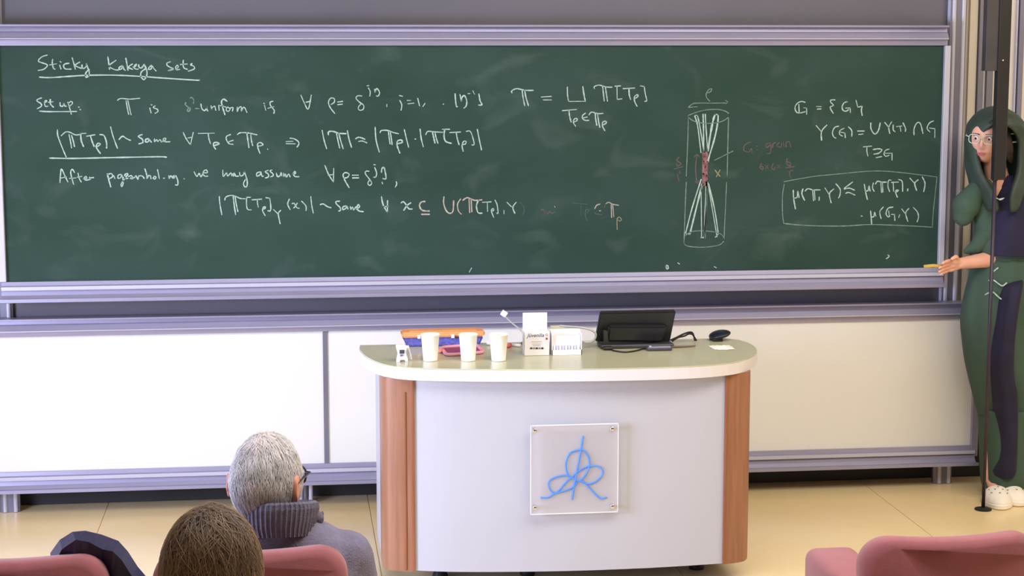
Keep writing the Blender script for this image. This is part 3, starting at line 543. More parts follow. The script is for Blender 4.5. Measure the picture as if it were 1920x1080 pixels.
obj('lens', lathe([(.004, 0), (.004, .002)], 12, (g0.x+.012, g0.y+.006, DZ+.018)), M_white, t)
ga = G(1260, 653, DZ); gb2 = G(1304, 651, DZ)
t = tag(obj('pen', tube([ga+Vector((0, 0, .0055)), ga.lerp(gb2, .7)+Vector((0, 0, .0055)), gb2+Vector((0, 0, .0055))], [.004, .0042, .0025], 10), mat('brown pen', (130, 104, 96), .5), None, True), 'brown pen lying right of the silver device', 'pen')
# black handset
g = G(1352, 640, DZ); yy = g.y+.01
t = thing('conference_puck', (g.x, yy, DZ), 'black oval handset lying at the right back of the desk', 'handset')
bm = bmesh.new(); bmesh.ops.create_uvsphere(bm, u_segments=28, v_segments=16, radius=1)
for v in bm.verts:
    c = v.co; v.co = Vector((c.x*.043*(1-.12*c.y), c.y*.055, max(c.z, -.75)*.015))
bmesh.ops.rotate(bm, verts=bm.verts, matrix=Matrix.Rotation(radians(-13), 3, 'Y')); bmesh.ops.translate(bm, verts=bm.verts, vec=(g.x, yy+.02, DZ+.0225))
obj('handset_shell', bm, mat('glossy black', (26, 26, 40), .25), t, True)
obj('handset_foot', box(g.x-.034, g.x+.006, yy-.02, yy+.05, DZ+.0006, DZ+.012, .003), M_rubber, t)
# crumpled tissue
g = G(1354, 652, DZ); bm = bmesh.new(); bmesh.ops.create_grid(bm, x_segments=12, y_segments=8, size=1)
for v in bm.verts:
    a = v.co.copy(); r = max(abs(a.x), abs(a.y)); 
    v.co = Vector((g.x+a.x*.042*(1+.25*noise.noise(a*2)), g.y+a.y*.05*(1+.35*noise.noise(a*3+Vector((5, 0, 0)))), DZ+.001+.007*(1-r)+abs(noise.noise(a*4))*.006*(1-r*.8)))
tag(obj('tissue', bm, M_paper, None), 'crumpled white tissue lying before the black handset', 'tissue')
def stub(px0, py0, px1_, py1_, r, m, label, c='chalk', dz=0):
    a, b = G(px0, py0, DZ), G(px1_, py1_, DZ); a.z = b.z = DZ+r+.0004
    return tag(obj('chalk_stick' if c == 'chalk' else 'magnet', tube([a, b], r, 10), m, None, True), label, c)
stub(960, 650, 976, 651, .006, M_white, 'white chalk stick lying left of the printed carton')
stub(951, 653, 957, 651, .008, mat('red plastic', (214, 96, 100), .5), 'small red magnet right of the third paper cup', 'magnet')
stub(914, 648, 919, 647, .008, M_white, 'small white magnet behind the third paper cup', 'magnet')
stub(823, 663, 829, 661, .008, mat('coral plastic', (226, 128, 110), .5), 'small coral magnet between the two left paper cups', 'magnet')

# ------------------------------------------------------------------ column loudspeaker on a pole
YS = 7.32
t = thing('column_loudspeaker', (P(1856, 943, YS).x, YS, 0), 'tall black column loudspeaker on a thin pole in front of the person in green', 'loudspeaker')
zc = P(1870, 337, YS).z; ztop = 2.55
xa, xb = P(1861, 330, YS).x, P(1881.5, 330, YS).x
zs = P(1850, 133, YS).z
obj('cabinet', box(xa-.002, xb+.004, YS-.02, YS+.02, zc, ztop, .006), M_plastic, t)
obj('side_grille', box(P(1845, 130, YS).x, xa-.001, YS-.012, YS+.03, zs, ztop, .002), M_plastic2, t)
q = P(1877, 113, YS); bm = bmesh.new(); bmesh.ops.create_uvsphere(bm, u_segments=12, v_segments=8, radius=.0045); bmesh.ops.translate(bm, verts=bm.verts, vec=(q.x, YS-.021, q.z)); obj('screw', bm, M_chrome, t, True)
xp = P(1856, 600, YS).x
obj('pole', tube([(xp, YS, .012), (xp, YS, zc+.02)], .0082, 12), mat('dark violet pole', (44, 34, 52), .45), t, True)
obj('pole_socket', box(xp-.012, xa+.02, YS-.012, YS+.012, zc-.004, zc+.06, .003), M_plastic, t)
obj('foot_plate', lathe([(.036, .0006), (.036, .006), (.012, .012)], 28, (xp, YS, 0)), M_rubber, t)

# ------------------------------------------------------------------ people
def remesh(bm, voxel, smooth=4, factor=.5):
    me = bpy.data.meshes.new('tmp'); bmesh.ops.recalc_face_normals(bm, faces=bm.faces); bm.to_mesh(me); bm.free()
    o = bpy.data.objects.new('tmp', me); COL.objects.link(o)
    r = o.modifiers.new('r', 'REMESH'); r.mode = 'VOXEL'; r.voxel_size = voxel
    if smooth: s = o.modifiers.new('s', 'SMOOTH'); s.iterations = smooth; s.factor = factor
    bpy.context.view_layer.update()
    out = bpy.data.meshes.new_from_object(o.evaluated_get(bpy.context.evaluated_depsgraph_get()))
    bpy.data.objects.remove(o); return out
def capsule(bm, p0, p1, r0, r1=None, n=16, sc=None):
    r1 = r0 if r1 is None else r1; p0, p1 = Vector(p0), Vector(p1); d = p1-p0; L = d.length; d.normalize() if L > 0 else None
    if L == 0: d = Vector((0, 0, 1))
    a = d.cross(Vector((0, 1, 0.01))); a.normalize(); b = d.cross(a); R = []
    prof = [(sin(t), -cos(t)) for t in [pi/2*k/4 for k in range(0, 5)]]
    rows = [(p0+d*(r0*c), r0*s) for s, c in prof] + [(p1+d*(r1*-c), r1*s) for s, c in reversed(prof)]
    for c, r in rows:
        r = max(r, 1e-4); R.append([bm.verts.new(c+(a*cos(2*pi*k/n)+b*sin(2*pi*k/n))*r) for k in range(n)])
    for i in range(len(R)-1):
        for k in range(n): bm.faces.new((R[i][k], R[i][(k+1) % n], R[i+1][(k+1) % n], R[i+1][k]))
    bm.faces.new(R[0]); bm.faces.new(R[-1][::-1])
def loft(bm, levels, n=40, cap=True, ripple=0, k=7, e=1.0, ph=0):   # levels: (cx, cy, cz, rx, dfront, dback)
    R = []
    for li, (cx, cy, cz_, rx, df, db) in enumerate(levels):
        row = []
        for j in range(n):
            a = 2*pi*j/n; c, s = cos(a), sin(a)
            c_ = abs(c)**e*(1 if c > 0 else -1); s_ = abs(s)**e*(1 if s > 0 else -1)
            rp = 1+ripple*sin(k*a+ph+li*.12)*(.5+.5*sin(a*2+li*.4))
            row.append(bm.verts.new((cx+rx*c_*(1+(rp-1)*.5), cy+(db if s > 0 else df)*s_*rp, cz_)))
        R.append(row)
    for i in range(len(R)-1):
        for j in range(n): bm.faces.new((R[i][j], R[i][(j+1) % n], R[i+1][(j+1) % n], R[i+1][j]))
    if cap: bm.faces.new(R[0]); bm.faces.new(R[-1][::-1])
    return bm
def lpx(levels, Y):
    out = []
    for L in levels:
        py, xl, xr, df, db = L[:5]; yy = Y+(L[5] if len(L) > 5 else 0)
        a, b = P(xl, py, yy), P(xr, py, yy); out.append(((a.x+b.x)/2, yy, a.z, (b.x-a.x)/2, df, db))
    return out
def interp(levels, m=3):
    return cat(levels, m)
gs = lambda v, w: math.exp(-(v/w)**2)
def hp(d, face=1):
    x, y, z = .074*d.x, .094*d.y, .115*d.z
    t = max(0, -d.z)
    x *= 1-.24*t**1.4
    if d.y > 0: y *= 1-.42*t**1.5
    else: y *= 1+.04*t
    if d.y < 0 and face:
        f = min(1, -d.y*1.6)
        n_ = gs(x, .011)*(.024*max(0, 1-abs(z+.026)/.05) if z < -.026 else .024*max(0, 1-(z+.026)/.062))
        if z < -.040: n_ *= max(0, 1-(-.040-z)/.010)
        dy = -n_
        for sx in (-1, 1):
            dy += .011*gs(x-sx*.030, .015)*gs(z-.004, .012)
            dy -= .004*gs(x-sx*.030, .022)*gs(z-.026, .010)
            dy -= .004*gs(x-sx*.038, .018)*gs(z+.03, .018)
        dy -= .006*gs(x, .022)*(gs(z+.060, .005)+gs(z+.072, .006)) - .002*gs(x, .02)*gs(z+.066, .003)
        dy -= .007*gs(x, .02)*gs(z+.098, .012)
        y += dy*f
    return Vector((x, y, z))
def head(bm, M, ears=True, n=72, m=56, es=1.0):
    R = []
    for i in range(1, m):
        th = pi*i/m; R.append([bm.verts.new(M @ hp(Vector((sin(th)*cos(2*pi*j/n), sin(th)*sin(2*pi*j/n), cos(th))))) for j in range(n)])
    tp = bm.verts.new(M @ hp(Vector((0, 0, 1)))); bt = bm.verts.new(M @ hp(Vector((0, 0, -1))))
    for i in range(len(R)-1):
        for j in range(n): bm.faces.new((R[i][j], R[i+1][j], R[i+1][(j+1) % n], R[i][(j+1) % n]))
    for j in range(n): bm.faces.new((tp, R[0][j], R[0][(j+1) % n])); bm.faces.new((bt, R[-1][(j+1) % n], R[-1][j]))
    if ears:
        for s in (-1, 1):
            r = bmesh.ops.create_uvsphere(bm, u_segments=18, v_segments=12, radius=1)
            for v in r['verts']:
                c = v.co*es; dish = .35 if (c.x*s > .3 and (c.y**2+c.z**2) < .45) else 1
                v.co = M @ Vector((s*.079+c.x*.011*dish+s*max(0, c.y)*.010, .012+c.y*.020, -.008+c.z*.034*(1 if c.z > 0 else .9)))
def Mhead(c, yaw, pitch=0, roll=0, s=1):   # yaw 0 = facing the camera, 180 = facing the board
    return Matrix.Translation(c) @ Matrix.Rotation(radians(yaw), 4, 'Z') @ Matrix.Rotation(radians(pitch), 4, 'X') @ Matrix.Rotation(radians(roll), 4, 'Y') @ Matrix.Scale(s, 4)
def strands(name, M, m, par, count, steps, step, keep, crown=(0, .05, .1), lift=.012, r=.0005, messy=.35, seed=1, base=.0):
    rnd = random.Random(seed); V = []; F = []
    cr = Vector(crown); got = 0; tries = 0
    while got < count and tries < count*12:
        tries += 1
        d = Vector((rnd.gauss(0, 1), rnd.gauss(0, 1), rnd.gauss(0, 1))).normalized()
        k = keep(d)
        if rnd.random() > k: continue
        got += 1; p = hp(d, 0); jit = Vector((rnd.gauss(0, 1), rnd.gauss(0, 1), rnd.gauss(0, 1)))*messy
        clump = noise.noise_vector(d*4.5+Vector((seed, 0, 0)))*messy*2.2
        pts = []
        ln = rnd.uniform(.6, 1.15)
        for s in range(steps+1):
            dn = Vector((p.x/.074, p.y/.094, p.z/.115)).normalized()
            surf = hp(dn, 0); nrm = Vector((dn.x/.074, dn.y/.094, dn.z/.115)).normalized()
            f = s/steps
            pts.append(surf + nrm*(base+lift*(f**.7)*(1-.35*f)*ln))
            t = (p-cr)*6 + Vector((0, .15, -1)) + jit + clump
            t -= nrm*t.dot(nrm)
            if t.length < 1e-4: t = Vector((0, 0, -1))
            p = surf + t.normalized()*step*ln
        b0_ = len(V)
        for i, q in enumerate(pts):
            t = (pts[min(i+1, steps)]-pts[max(i-1, 0)]).normalized(); nn = Vector((q.x/.074, q.y/.094, q.z/.115)).normalized()
            sd = t.cross(nn).normalized(); rr = r*(1.15-i/(steps)*.75)
            V += [M @ (q+sd*rr), M @ (q+nn*rr*.8), M @ (q-sd*rr)]
        for i in range(steps):
            a = b0_+3*i; F += [(a, a+3, a+4, a+1), (a+1, a+4, a+5, a+2)]
    me = bpy.data.meshes.new(name); me.from_pydata([tuple(v) for v in V], [], F); me.update()
    o = new(name, me, m, par, True); o['kind'] = 'stuff'; return o
def haircap(name, M, m, par, keep, off=.004, n=80):
    bm = bmesh.new(); R = {}
    for i in range(0, n//2+1):
        th = pi*i/(n//2)
        for j in range(n):
            d = Vector((sin(th)*cos(2*pi*j/n), sin(th)*sin(2*pi*j/n), cos(th)))
            R[i, j] = (d, bm.verts.new(M @ (hp(d, 0)*(1+off/.09*(1+.4*noise.noise(d*9))))))
    for i in range(n//2):
        for j in range(n):
            q = [R[i, j], R[i+1, j], R[i+1, (j+1) % n], R[i, (j+1) % n]]
            if sum(keep(x[0]) > .02 for x in q) >= 3:
                try: bm.faces.new([x[1] for x in q])
                except ValueError: pass
    bmesh.ops.delete(bm, geom=[v for v in bm.verts if not v.link_faces], context='VERTS')
    o = obj(name, bm, m, par, True)
    md = o.modifiers.new('solid', 'SOLIDIFY'); md.thickness = .003; md.offset = -1
    return o

# chairs first
def cushion(w_, h, d, r, curve=.0, n=10, sag=.0):
    bm = bmesh.new(); pts = []
    for cx, cz_, a0 in ((w_/2-r, h-r, 0), (-w_/2+r, h-r, pi/2), (-w_/2+r, r, pi), (w_/2-r, r, 3*pi/2)):
        for k in range(n+1): a = a0+pi/2*k/n; pts.append((cx+r*cos(a), cz_+r*sin(a)))
    # subdivide long edges so the slab can bend
    q = []
    for i, p in enumerate(pts):
        q.append(p); nx = pts[(i+1) % len(pts)]; L = math.hypot(nx[0]-p[0], nx[1]-p[1])
        if L > .06:
            for k in range(1, 8): q.append((p[0]+(nx[0]-p[0])*k/8, p[1]+(nx[1]-p[1])*k/8))
    prof = [(0, -d/2, .012), (0, -d/2, 0)]
    rings = []
    for s, (ins, y) in enumerate([(.022, -d/2), (.006, -d/2+.006), (0, -d/2+.02), (0, d/2-.02), (.006, d/2-.006), (.022, d/2)]):
        row = []
        for x, z in q:
            sx = (x/(w_/2)); f = 1-ins/(w_/2); fz = 1-ins/(h/2)
            X = x*f; Z = (z-h/2)*fz+h/2
            Z -= sag*(1-sx*sx)*max(0, (z/h))**4
            row.append(bm.verts.new((X, y+curve*X*X/(w_*w_/4), Z)))
        rings.append(row)
    m = len(q)
    for i in range(len(rings)-1):
        for k in range(m): bm.faces.new((rings[i][k], rings[i][(k+1) % m], rings[i+1][(k+1) % m], rings[i+1][k]))
    bm.faces.new(rings[0]); bm.faces.new(rings[-1][::-1])
    return bm
def tf(bm, loc, rx=0): 
    bmesh.ops.rotate(bm, verts=bm.verts, matrix=Matrix.Rotation(rx, 3, 'X')); bmesh.ops.translate(bm, verts=bm.verts, vec=loc); return bm
def make_chair(label):
    t = thing('auditorium_chair', (0, 0, 0), label, 'chair', 'rose chairs in the front rows')
    obj('backrest', tf(cushion(.43, .50, .075, .075, .035, sag=.012), (0, 0, .40), radians(-6)), M_seat, t, True)
    obj('back_shell', tf(cushion(.36, .40, .02, .06, .02), (0, -.048, .42), radians(-6)), M_plastic2, t, True) if False else None
    obj('seat', tf(cushion(.43, .44, .09, .07, 0), (0, .50, .44), radians(90)), M_seat, t, True)
    obj('pedestal', box(-.03, .03, .16, .24, .012, .395, .004), M_dkgrey, t)
    obj('foot_plate', box(-.11, .11, .1, .34, .0006, .012, .003), M_dkgrey, t)
    obj('back_bracket', box(-.02, .02, -.01, .20, .375, .40, .003), M_dkgrey, t)
    obj('back_bracket', box(-.02, .02, -.005, .02, .38, .50, .003), M_dkgrey, t)
    return t
def copy_tree(o, parent=None):
    c = o.copy(); COL.objects.link(c); c.parent = parent
    if parent: c.matrix_parent_inverse = o.matrix_parent_inverse.copy()
    for ch in list(o.children): copy_tree(ch, c)
    return c
ch0 = make_chair('rose pink upholstered chair in front of the white-haired man, he sits on it')
CH1Y = 3.88
def put(o, px, py, Y, rz=0): o.location = (P(px, py, Y).x, Y, 0); o.rotation_euler = (0, 0, rz)
put(ch0, 468, 1030, CH1Y)
chs = [(6, 3.88, 0, 'rose pink upholstered chair at the left edge with a dark jacket over it'), (1806, 3.80, radians(2), 'rose pink upholstered chair with a padded arm at the lower right corner'),
       (398, 2.88, 0, 'rose pink upholstered chair under the brown-haired person')]
for px, Y, rz, lb in chs:
    c = copy_tree(ch0); c['label'] = lb; put(c, px, 1030, Y, rz)
    if px == 1806:
        a_ = P(1545, 1062, 4.06); b_ = P(1645, 1062, 4.06)
        bm = box(a_.x, b_.x, 3.90, 4.24, .47, a_.z, .028, 4); obj('padded_arm', bm, M_seat, c, True)
        obj('arm_post', box(b_.x-.05, b_.x-.02, 4.02, 4.10, .0006, .475, .004), M_dkgrey, c)

def seated(name, label, headpx, Y, hs, yaw, m_skin, hair_fn, chairY, top_m, leg_m, shpx, ptch=4):
    hc = P(headpx[0], headpx[1], Y); sx = P(shpx[0], shpx[1], Y).x; z0 = .50
    t = thing(name, (sx, chairY+.2, 0), label, 'person')
    M = Mhead(hc, yaw, ptch, 0, hs)
    zn = hc.z-.115*hs                   # chin level
    bm = bmesh.new(); head(bm, M, es=1.12)
    by_ = Y+.0
    capsule(bm, (hc.x, by_+.01, zn+.04), (sx+.0, by_+.01, zn-.09), .056, .062)
    zs_ = P(shpx[0], shpx[1], Y).z        # shoulders
    hipy = chairY+.20
    def torso(bm, g):
        loft(bm, [(sx, hipy, z0+.01, .17+g, .11+g, .12+g), (sx, hipy-.01, z0+.12, .16+g, .105+g, .12+g), (sx, (hipy+by_)/2, (z0+zs_)/2+.05, .165+g, .105+g, .12+g), (sx, by_+.01, zs_-.07, .185+g, .105+g, .115+g), (sx, by_+.01, zs_-.01, .17+g, .085+g, .09+g), (sx, by_+.01, zs_+.035, .11+g, .065+g, .068+g), (sx, by_+.01, zs_+.065, .065+g*.5, .058, .058)])
        for s in (-1, 1):
            sh = Vector((sx+s*.150, by_+.01, zs_-.035)); el = Vector((sx+s*.20, by_+.10, zs_-.31)); wr_ = Vector((sx+s*.10, by_+.32, zs_-.33))
            capsule(bm, sh, el, .050+g, .043+g); capsule(bm, el, wr_, .042+g, .028+g)
    torso(bm, 0)
    for s in (-1, 1):
        wr_ = Vector((sx+s*.10, by_+.32, zs_-.33)); d = Vector((-s*.35, .9, -.25)).normalized()
        pc = wr_+d*.05; capsule(bm, wr_, pc, .026, .034)
        for k in range(4):
            r0 = pc+Vector((s*(.024-.016*k), .02, 0)); mid = r0+d*.035; capsule(bm, r0, mid, .009, .0085, 8); capsule(bm, mid, mid+(d+Vector((0, 0, -.8))).normalized()*(.034 if k in (1, 2) else .026), .0085, .007, 8)
        th = wr_+d*.02; capsule(bm, th, th+Vector((-s*.035, .03, -.005)), .012, .010, 8)
        hip = Vector((sx+s*.09, hipy, z0+.05)); kn = Vector((sx+s*.12, hipy+.43, z0+.04)); an = Vector((sx+s*.12, hipy+.45, .10))
        capsule(bm, hip, kn, .078, .055); capsule(bm, kn, an, .052, .034); capsule(bm, an+Vector((0, -.02, -.05)), an+Vector((0, .15, -.065)), .036, .03)
    body = new('body', remesh(bm, .0075, 3), m_skin, t, True)
    bm = bmesh.new(); torso(bm, .014); sw = new('sweater', remesh(bm, .012, 6), top_m, t, True)
    bm = bmesh.new()
    loft(bm, [(sx, hipy, z0-.005, .18, .125, .13), (sx, hipy, z0+.10, .178, .12, .13)])
    for s in (-1, 1):
        hip = Vector((sx+s*.09, hipy, z0+.055)); kn = Vector((sx+s*.12, hipy+.43, z0+.045)); an = Vector((sx+s*.12, hipy+.45, .14))
        capsule(bm, hip, kn, .09, .07); capsule(bm, kn, an, .066, .055)
    new('trousers', remesh(bm, .014, 5), leg_m, t, True)
    for s in (-1, 1):
        an = Vector((sx+s*.12, hipy+.45, .04)); bm = bmesh.new(); bmesh.ops.create_uvsphere(bm, u_segments=20, v_segments=12, radius=1)
        for v in bm.verts: c = v.co.copy(); v.co = Vector((an.x+c.x*.048, an.y+.06+c.y*.145, .045+max(c.z, -.9)*.048*(1.2 if c.y < 0 else .9)))
        obj('shoe', bm, M_rubber, t, True)
    # eyes and lips
    for s in (-1, 1):
        bm = bmesh.new(); bmesh.ops.create_uvsphere(bm, u_segments=16, v_segments=10, radius=.0115); bmesh.ops.transform(bm, verts=bm.verts, matrix=M @ Matrix.Translation((s*.030, -.0775, .004)))
        obj('eye', bm, M_white, t, True)
    bm = bmesh.new(); capsule(bm, (-.018, -.0925, -.066), (.018, -.0925, -.066), .0035, .0035, 8); bmesh.ops.transform(bm, verts=bm.verts, matrix=M); obj('lips', bm, M_lips, t, True)
    hair_fn(M, t)
    return t, M, zs_, by_, zn, sx

def keep1(d):
    if d.y < -.30 and d.z < .62: return 0
    if d.y < -.62: return 0
    if d.z < -.66: return 0
    if abs(d.x) > .72 and d.z < .02 and d.y < .40: return 0
    if d.z > .70: return .35
    return 1
def hair1(M, t):
    haircap('hair', M, M_hairw0, t, keep1, .004)
    strands('hair_strands', M, M_hairw, t, 4200, 6, .0085, keep1, (.02, .03, .11), .013, .0009, .35, 3, .002)
    strands('hair_strands', M, mat('grey hair', (156, 152, 158), .5, 0, .1, 30), t, 1500, 6, .0085, lambda d: keep1(d) if d.z < .55 else 0, (.02, .03, .11), .012, .0008, .45, 5, .002)
def keep2(d):
    if d.y < -.35 and d.z < .55: return 0
    if d.y < -.7: return 0
    if d.z < -.80: return 0
    if abs(d.x) > .76 and d.z < .18 and d.y < .34: return 0
    return 1
def hair2(M, t):
    haircap('hair', M, M_hairb0, t, keep2, .010)
    strands('hair_strands', M, M_hairb, t, 6000, 7, .011, keep2, (.0, .05, .11), .020, .0008, .4, 9, .006)
    strands('hair_strands', M, mat('light brown hair', (150, 124, 100), .5, 0, .1, 30), t, 1600, 7, .011, keep2, (.0, .05, .11), .021, .0008, .45, 12, .006)
top1 = P(498, 806, 4.10)
p1 = seated('person', 'white-haired man in glasses and a ribbed lilac grey sweater, seen from behind', (499, 806+99), 4.10, .97, 180-22, M_skin2, hair1, CH1Y+.01, M_knit, M_navy, (528, 1022))
t1, M1, zs1, by1, zn1, sx1 = p1
# ribbed roll collar
bm = bmesh.new(); n = 150; rows = []
cc = P(518, 960, by1)
for (py, xl, xr, df, db) in [(1008, 458, 588, .112, .08), (992, 452, 592, .116, .08), (975, 449, 596, .118, .085), (958, 448, 598, .118, .085), (948, 450, 596, .115, .085), (944, 455, 590, .110, .08), (949, 462, 582, .104, .075), (970, 468, 572, .09, .065)]:
    a, b = P(xl, py, by1), P(xr, py, by1); row = []
    for j in range(n):
        an = 2*pi*j/n; rp = 1+.018*(1 if (j % 3) == 0 else -.5)
        yy_ = (db if sin(an) > 0 else df)*sin(an)*rp
        row.append(bm.verts.new(((a.x+b.x)/2+(b.x-a.x)/2*cos(an)*rp, by1+.01+yy_, a.z-.22*yy_)))
    rows.append(row)
for i in range(len(rows)-1):
    for j in range(n): bm.faces.new((rows[i][j], rows[i][(j+1) % n], rows[i+1][(j+1) % n], rows[i+1][j]))
bmesh.ops.recalc_face_normals(bm, faces=bm.faces)
obj('ribbed_collar', bm, M_knitd, t1)
# collar tip
bm = bmesh.new(); capsule(bm, P(584, 966, by1+.0), P(597, 972, by1+.0), .022, .014); capsule(bm, P(598, 974, by1+.03), P(604, 962, by1+.03), .010, .006); capsule(bm, P(586, 958, by1+.02), P(594, 985, by1+.02), .016, .008)
new('collar_tip', remesh(bm, .004, 3), M_knitd, t1, True)
# glasses
def glasses(M, par, m, r=.024, hgt=.018, th=.0022, z=.004, yf=-.112, temples=True):
    out = None
    for s in (-1, 1):
        pts = []
        for k in range(25):
            a = 2*pi*k/24; c, q_ = cos(a), sin(a); pts.append(M @ Vector((s*.033+r*abs(c)**.6*(1 if c > 0 else -1), yf+.004*abs(c), z+hgt*abs(q_)**.7*(1 if q_ > 0 else -1))))
        o = obj('glasses_rim', tube(pts, th, 8, cap=False), m, par, True)
        if temples: obj('temple_arm', tube([M @ Vector(v) for v in ((s*.057, yf+.004, z+.008), (s*.074, yf+.02, z+.010), (s*.083, -.02, z+.008), (s*.084, .012, z+.002), (s*.082, .028, z-.018))], th*1.1, 8), m, par, True)
    obj('bridge', tube([M @ Vector((x, yf-.003, z+.006)) for x in (-.010, 0, .010)], th, 8), m, par, True)
glasses(M1, t1, mat('dark tortoiseshell', (44, 38, 46), .3), .025, .021, .0028)
p2 = seated('person', 'brown-haired person seen from behind at the bottom, only the head in view', (396, 938+140), 3.03, .93, 180-14, M_skin2, hair2, 2.90, mat('slate grey knit', (118, 124, 140), .9), M_navy, (398, 1240))

# jacket over the left chair
JY = 3.92
M_ = [[(94, 1037), (112, 1012), (136, 997), (160, 995), (190, 1002), (222, 1014), (240, 1034), (258, 1062), (275, 1082), (300, 1120), (318, 1170)],
      [(100, 1060), (116, 1030), (142, 1012), (166, 1016), (192, 1030), (212, 1034), (228, 1050), (246, 1078), (262, 1110), (285, 1140), (305, 1190)],
      [(96, 1120), (115, 1100), (140, 1092), (164, 1100), (186, 1108), (206, 1112), (222, 1128), (240, 1150), (256, 1180), (275, 1210), (290, 1240)]]
bm = bmesh.new(); g3 = []
for r_, row in enumerate([M_[2], M_[1], M_[0], [(x+3, y+22) for x, y in M_[0]], [(x+3, y+120) for x, y in M_[0]]]):
    dy = [-.0, -.03, .05, .13, .17][r_] + (.03 if (k*7+r_*3) % 4 == 0 else -.01)
    g3.append([bm.verts.new(P(x, y, JY+.07+dy+.012*sin(k*1.9+r_))) for k, (x, y) in enumerate(row)])
for i in range(len(g3)-1):
    for k in range(len(g3[0])-1): bm.faces.new((g3[i][k], g3[i][k+1], g3[i+1][k+1], g3[i+1][k]))
jk = tag(obj('jacket', bm, M_jacket, None), 'dark navy jacket draped over the left chair', 'jacket')
s_ = jk.modifiers.new('s', 'SUBSURF'); s_.levels = s_.render_levels = 1; s_.subdivision_type = 'SIMPLE'
s_ = jk.modifiers.new('t', 'SOLIDIFY'); s_.thickness = .006

# ------------------------------------------------------------------ lecturer
YL = 7.52
hc = P(1850, 257, YL-.03)
pe = thing('person', (P(1878, 925, YL).x, YL, 0), 'standing person in a long dark green coat and navy top, arm reaching for the chalkboard', 'person')
ML = Mhead(hc, -33, 4, 3, .95)
def V(px, py, dy=0): return P(px, py, YL+dy)
bm = bmesh.new(); head(bm, ML)
capsule(bm, V(1862, 296, .0), V(1872, 345, .01), .048, .052)
loft(bm, lpx([(520, 1848, 1926, .10, .11), (480, 1844, 1930, .11, .11), (430, 1850, 1920, .095, .10), (385, 1846, 1924, .10, .10), (352, 1842, 1928, .08, .085), (338, 1852, 1912, .06, .06)], YL+.01))
sh, el, wr_ = V(1843, 358), V(1858, 486, -.04), V(1800, 494, -.10)
capsule(bm, sh, el, .048, .036); capsule(bm, el, wr_, .036, .024)
sh2, el2, w3 = V(1928, 360), V(1944, 478, 0), V(1926, 560, -.10)
capsule(bm, sh2, el2, .048, .036); capsule(bm, el2, w3, .036, .024)
def hand(bm, w_, d, side, up, s=1.0, curl=.5):
    d = Vector(d).normalized(); side = Vector(side).normalized(); up = Vector(up).normalized()
    pc = w_+d*.045*s
    for k in (-1, 0, 1): capsule(bm, w_+side*.010*k*s, pc+side*.022*k*s, .017*s, .0145*s, 10)
    for k, L in enumerate((.030, .036, .033, .026)):
        r0 = pc+side*(.027-.018*k)*s+d*.008; a = (d-up*curl*.35+side*(.12-.08*k)).normalized(); b = (d-up*curl*1.1+side*(.08-.05*k)).normalized()
        m1 = r0+a*L*1.15*s; capsule(bm, r0, m1, .0088*s, .0082*s, 10); m2 = m1+b*L*.85*s; capsule(bm, m1, m2, .0080*s, .0068*s, 10)
    t0 = w_+d*.018*s+side*.022*s; t1_ = t0+(d*.6+side*.8-up*.2)*.036*s; capsule(bm, t0, t1_, .0115*s, .010*s, 10); capsule(bm, t1_, t1_+(d*.9-up*.3)*.026*s, .0098*s, .0078*s, 10)
dd = (V(1768, 500, -.13)-wr_)
hand(bm, wr_, dd, (0, -.55, .84), (0, .84, .55), 1.0, .35)
hand(bm, w3, (0, -.2, -1), (0, -1, .2), (-1, 0, 0), 1.0, .5)
for hipx, knx, anx, ady in ((1874, 1868, 1858, -.03), (1902, 1884, 1882, .02)):
    capsule(bm, V(hipx, 530, .01), V(knx, 700, -.01), .072, .050); capsule(bm, V(knx, 700, -.01), V(anx, 893, ady+.02), .048, .032)
    fx = V(anx, 900).x; capsule(bm, (fx, YL+ady, .075), (fx-.01, YL+ady-.07, .045), .030, .024)
new('body', remesh(bm, .0045, 2), M_skin, pe, True)
for s in (-1, 1):
    bm = bmesh.new(); bmesh.ops.create_uvsphere(bm, u_segments=16, v_segments=10, radius=.0105); bmesh.ops.transform(bm, verts=bm.verts, matrix=ML @ Matrix.Translation((s*.030, -.0790, .003))); e_ = obj('eye', bm, M_white, pe, True)
    bm = bmesh.new(); bmesh.ops.create_uvsphere(bm, u_segments=14, v_segments=8, radius=.0066); bmesh.ops.transform(bm, verts=bm.verts, matrix=ML @ Matrix.Translation((s*.030-.001, -.0845, .002))); obj('iris', bm, M_haird2, e_, True)
    bm = bmesh.new(); capsule(bm, (s*.016, -.0965, .022), (s*.044, -.088, .022), .003, .002, 8); bmesh.ops.transform(bm, verts=bm.verts, matrix=ML); obj('eyebrow', bm, M_haird2, pe, True)
bm = bmesh.new(); capsule(bm, (-.019, -.094, -.063), (0, -.0985, -.061), .003, .004, 8); capsule(bm, (0, -.0985, -.061), (.019, -.094, -.063), .004, .003, 8); capsule(bm, (-.012, -.0965, -.069), (.012, -.0965, -.069), .0042, .0042, 8)
bmesh.ops.transform(bm, verts=bm.verts, matrix=ML); obj('lips', bm, M_lips, pe, True)
glasses(ML, pe, mat('pale green spectacle frame', (176, 200, 184), .4), .024, .020, .0018, .003, -.113)
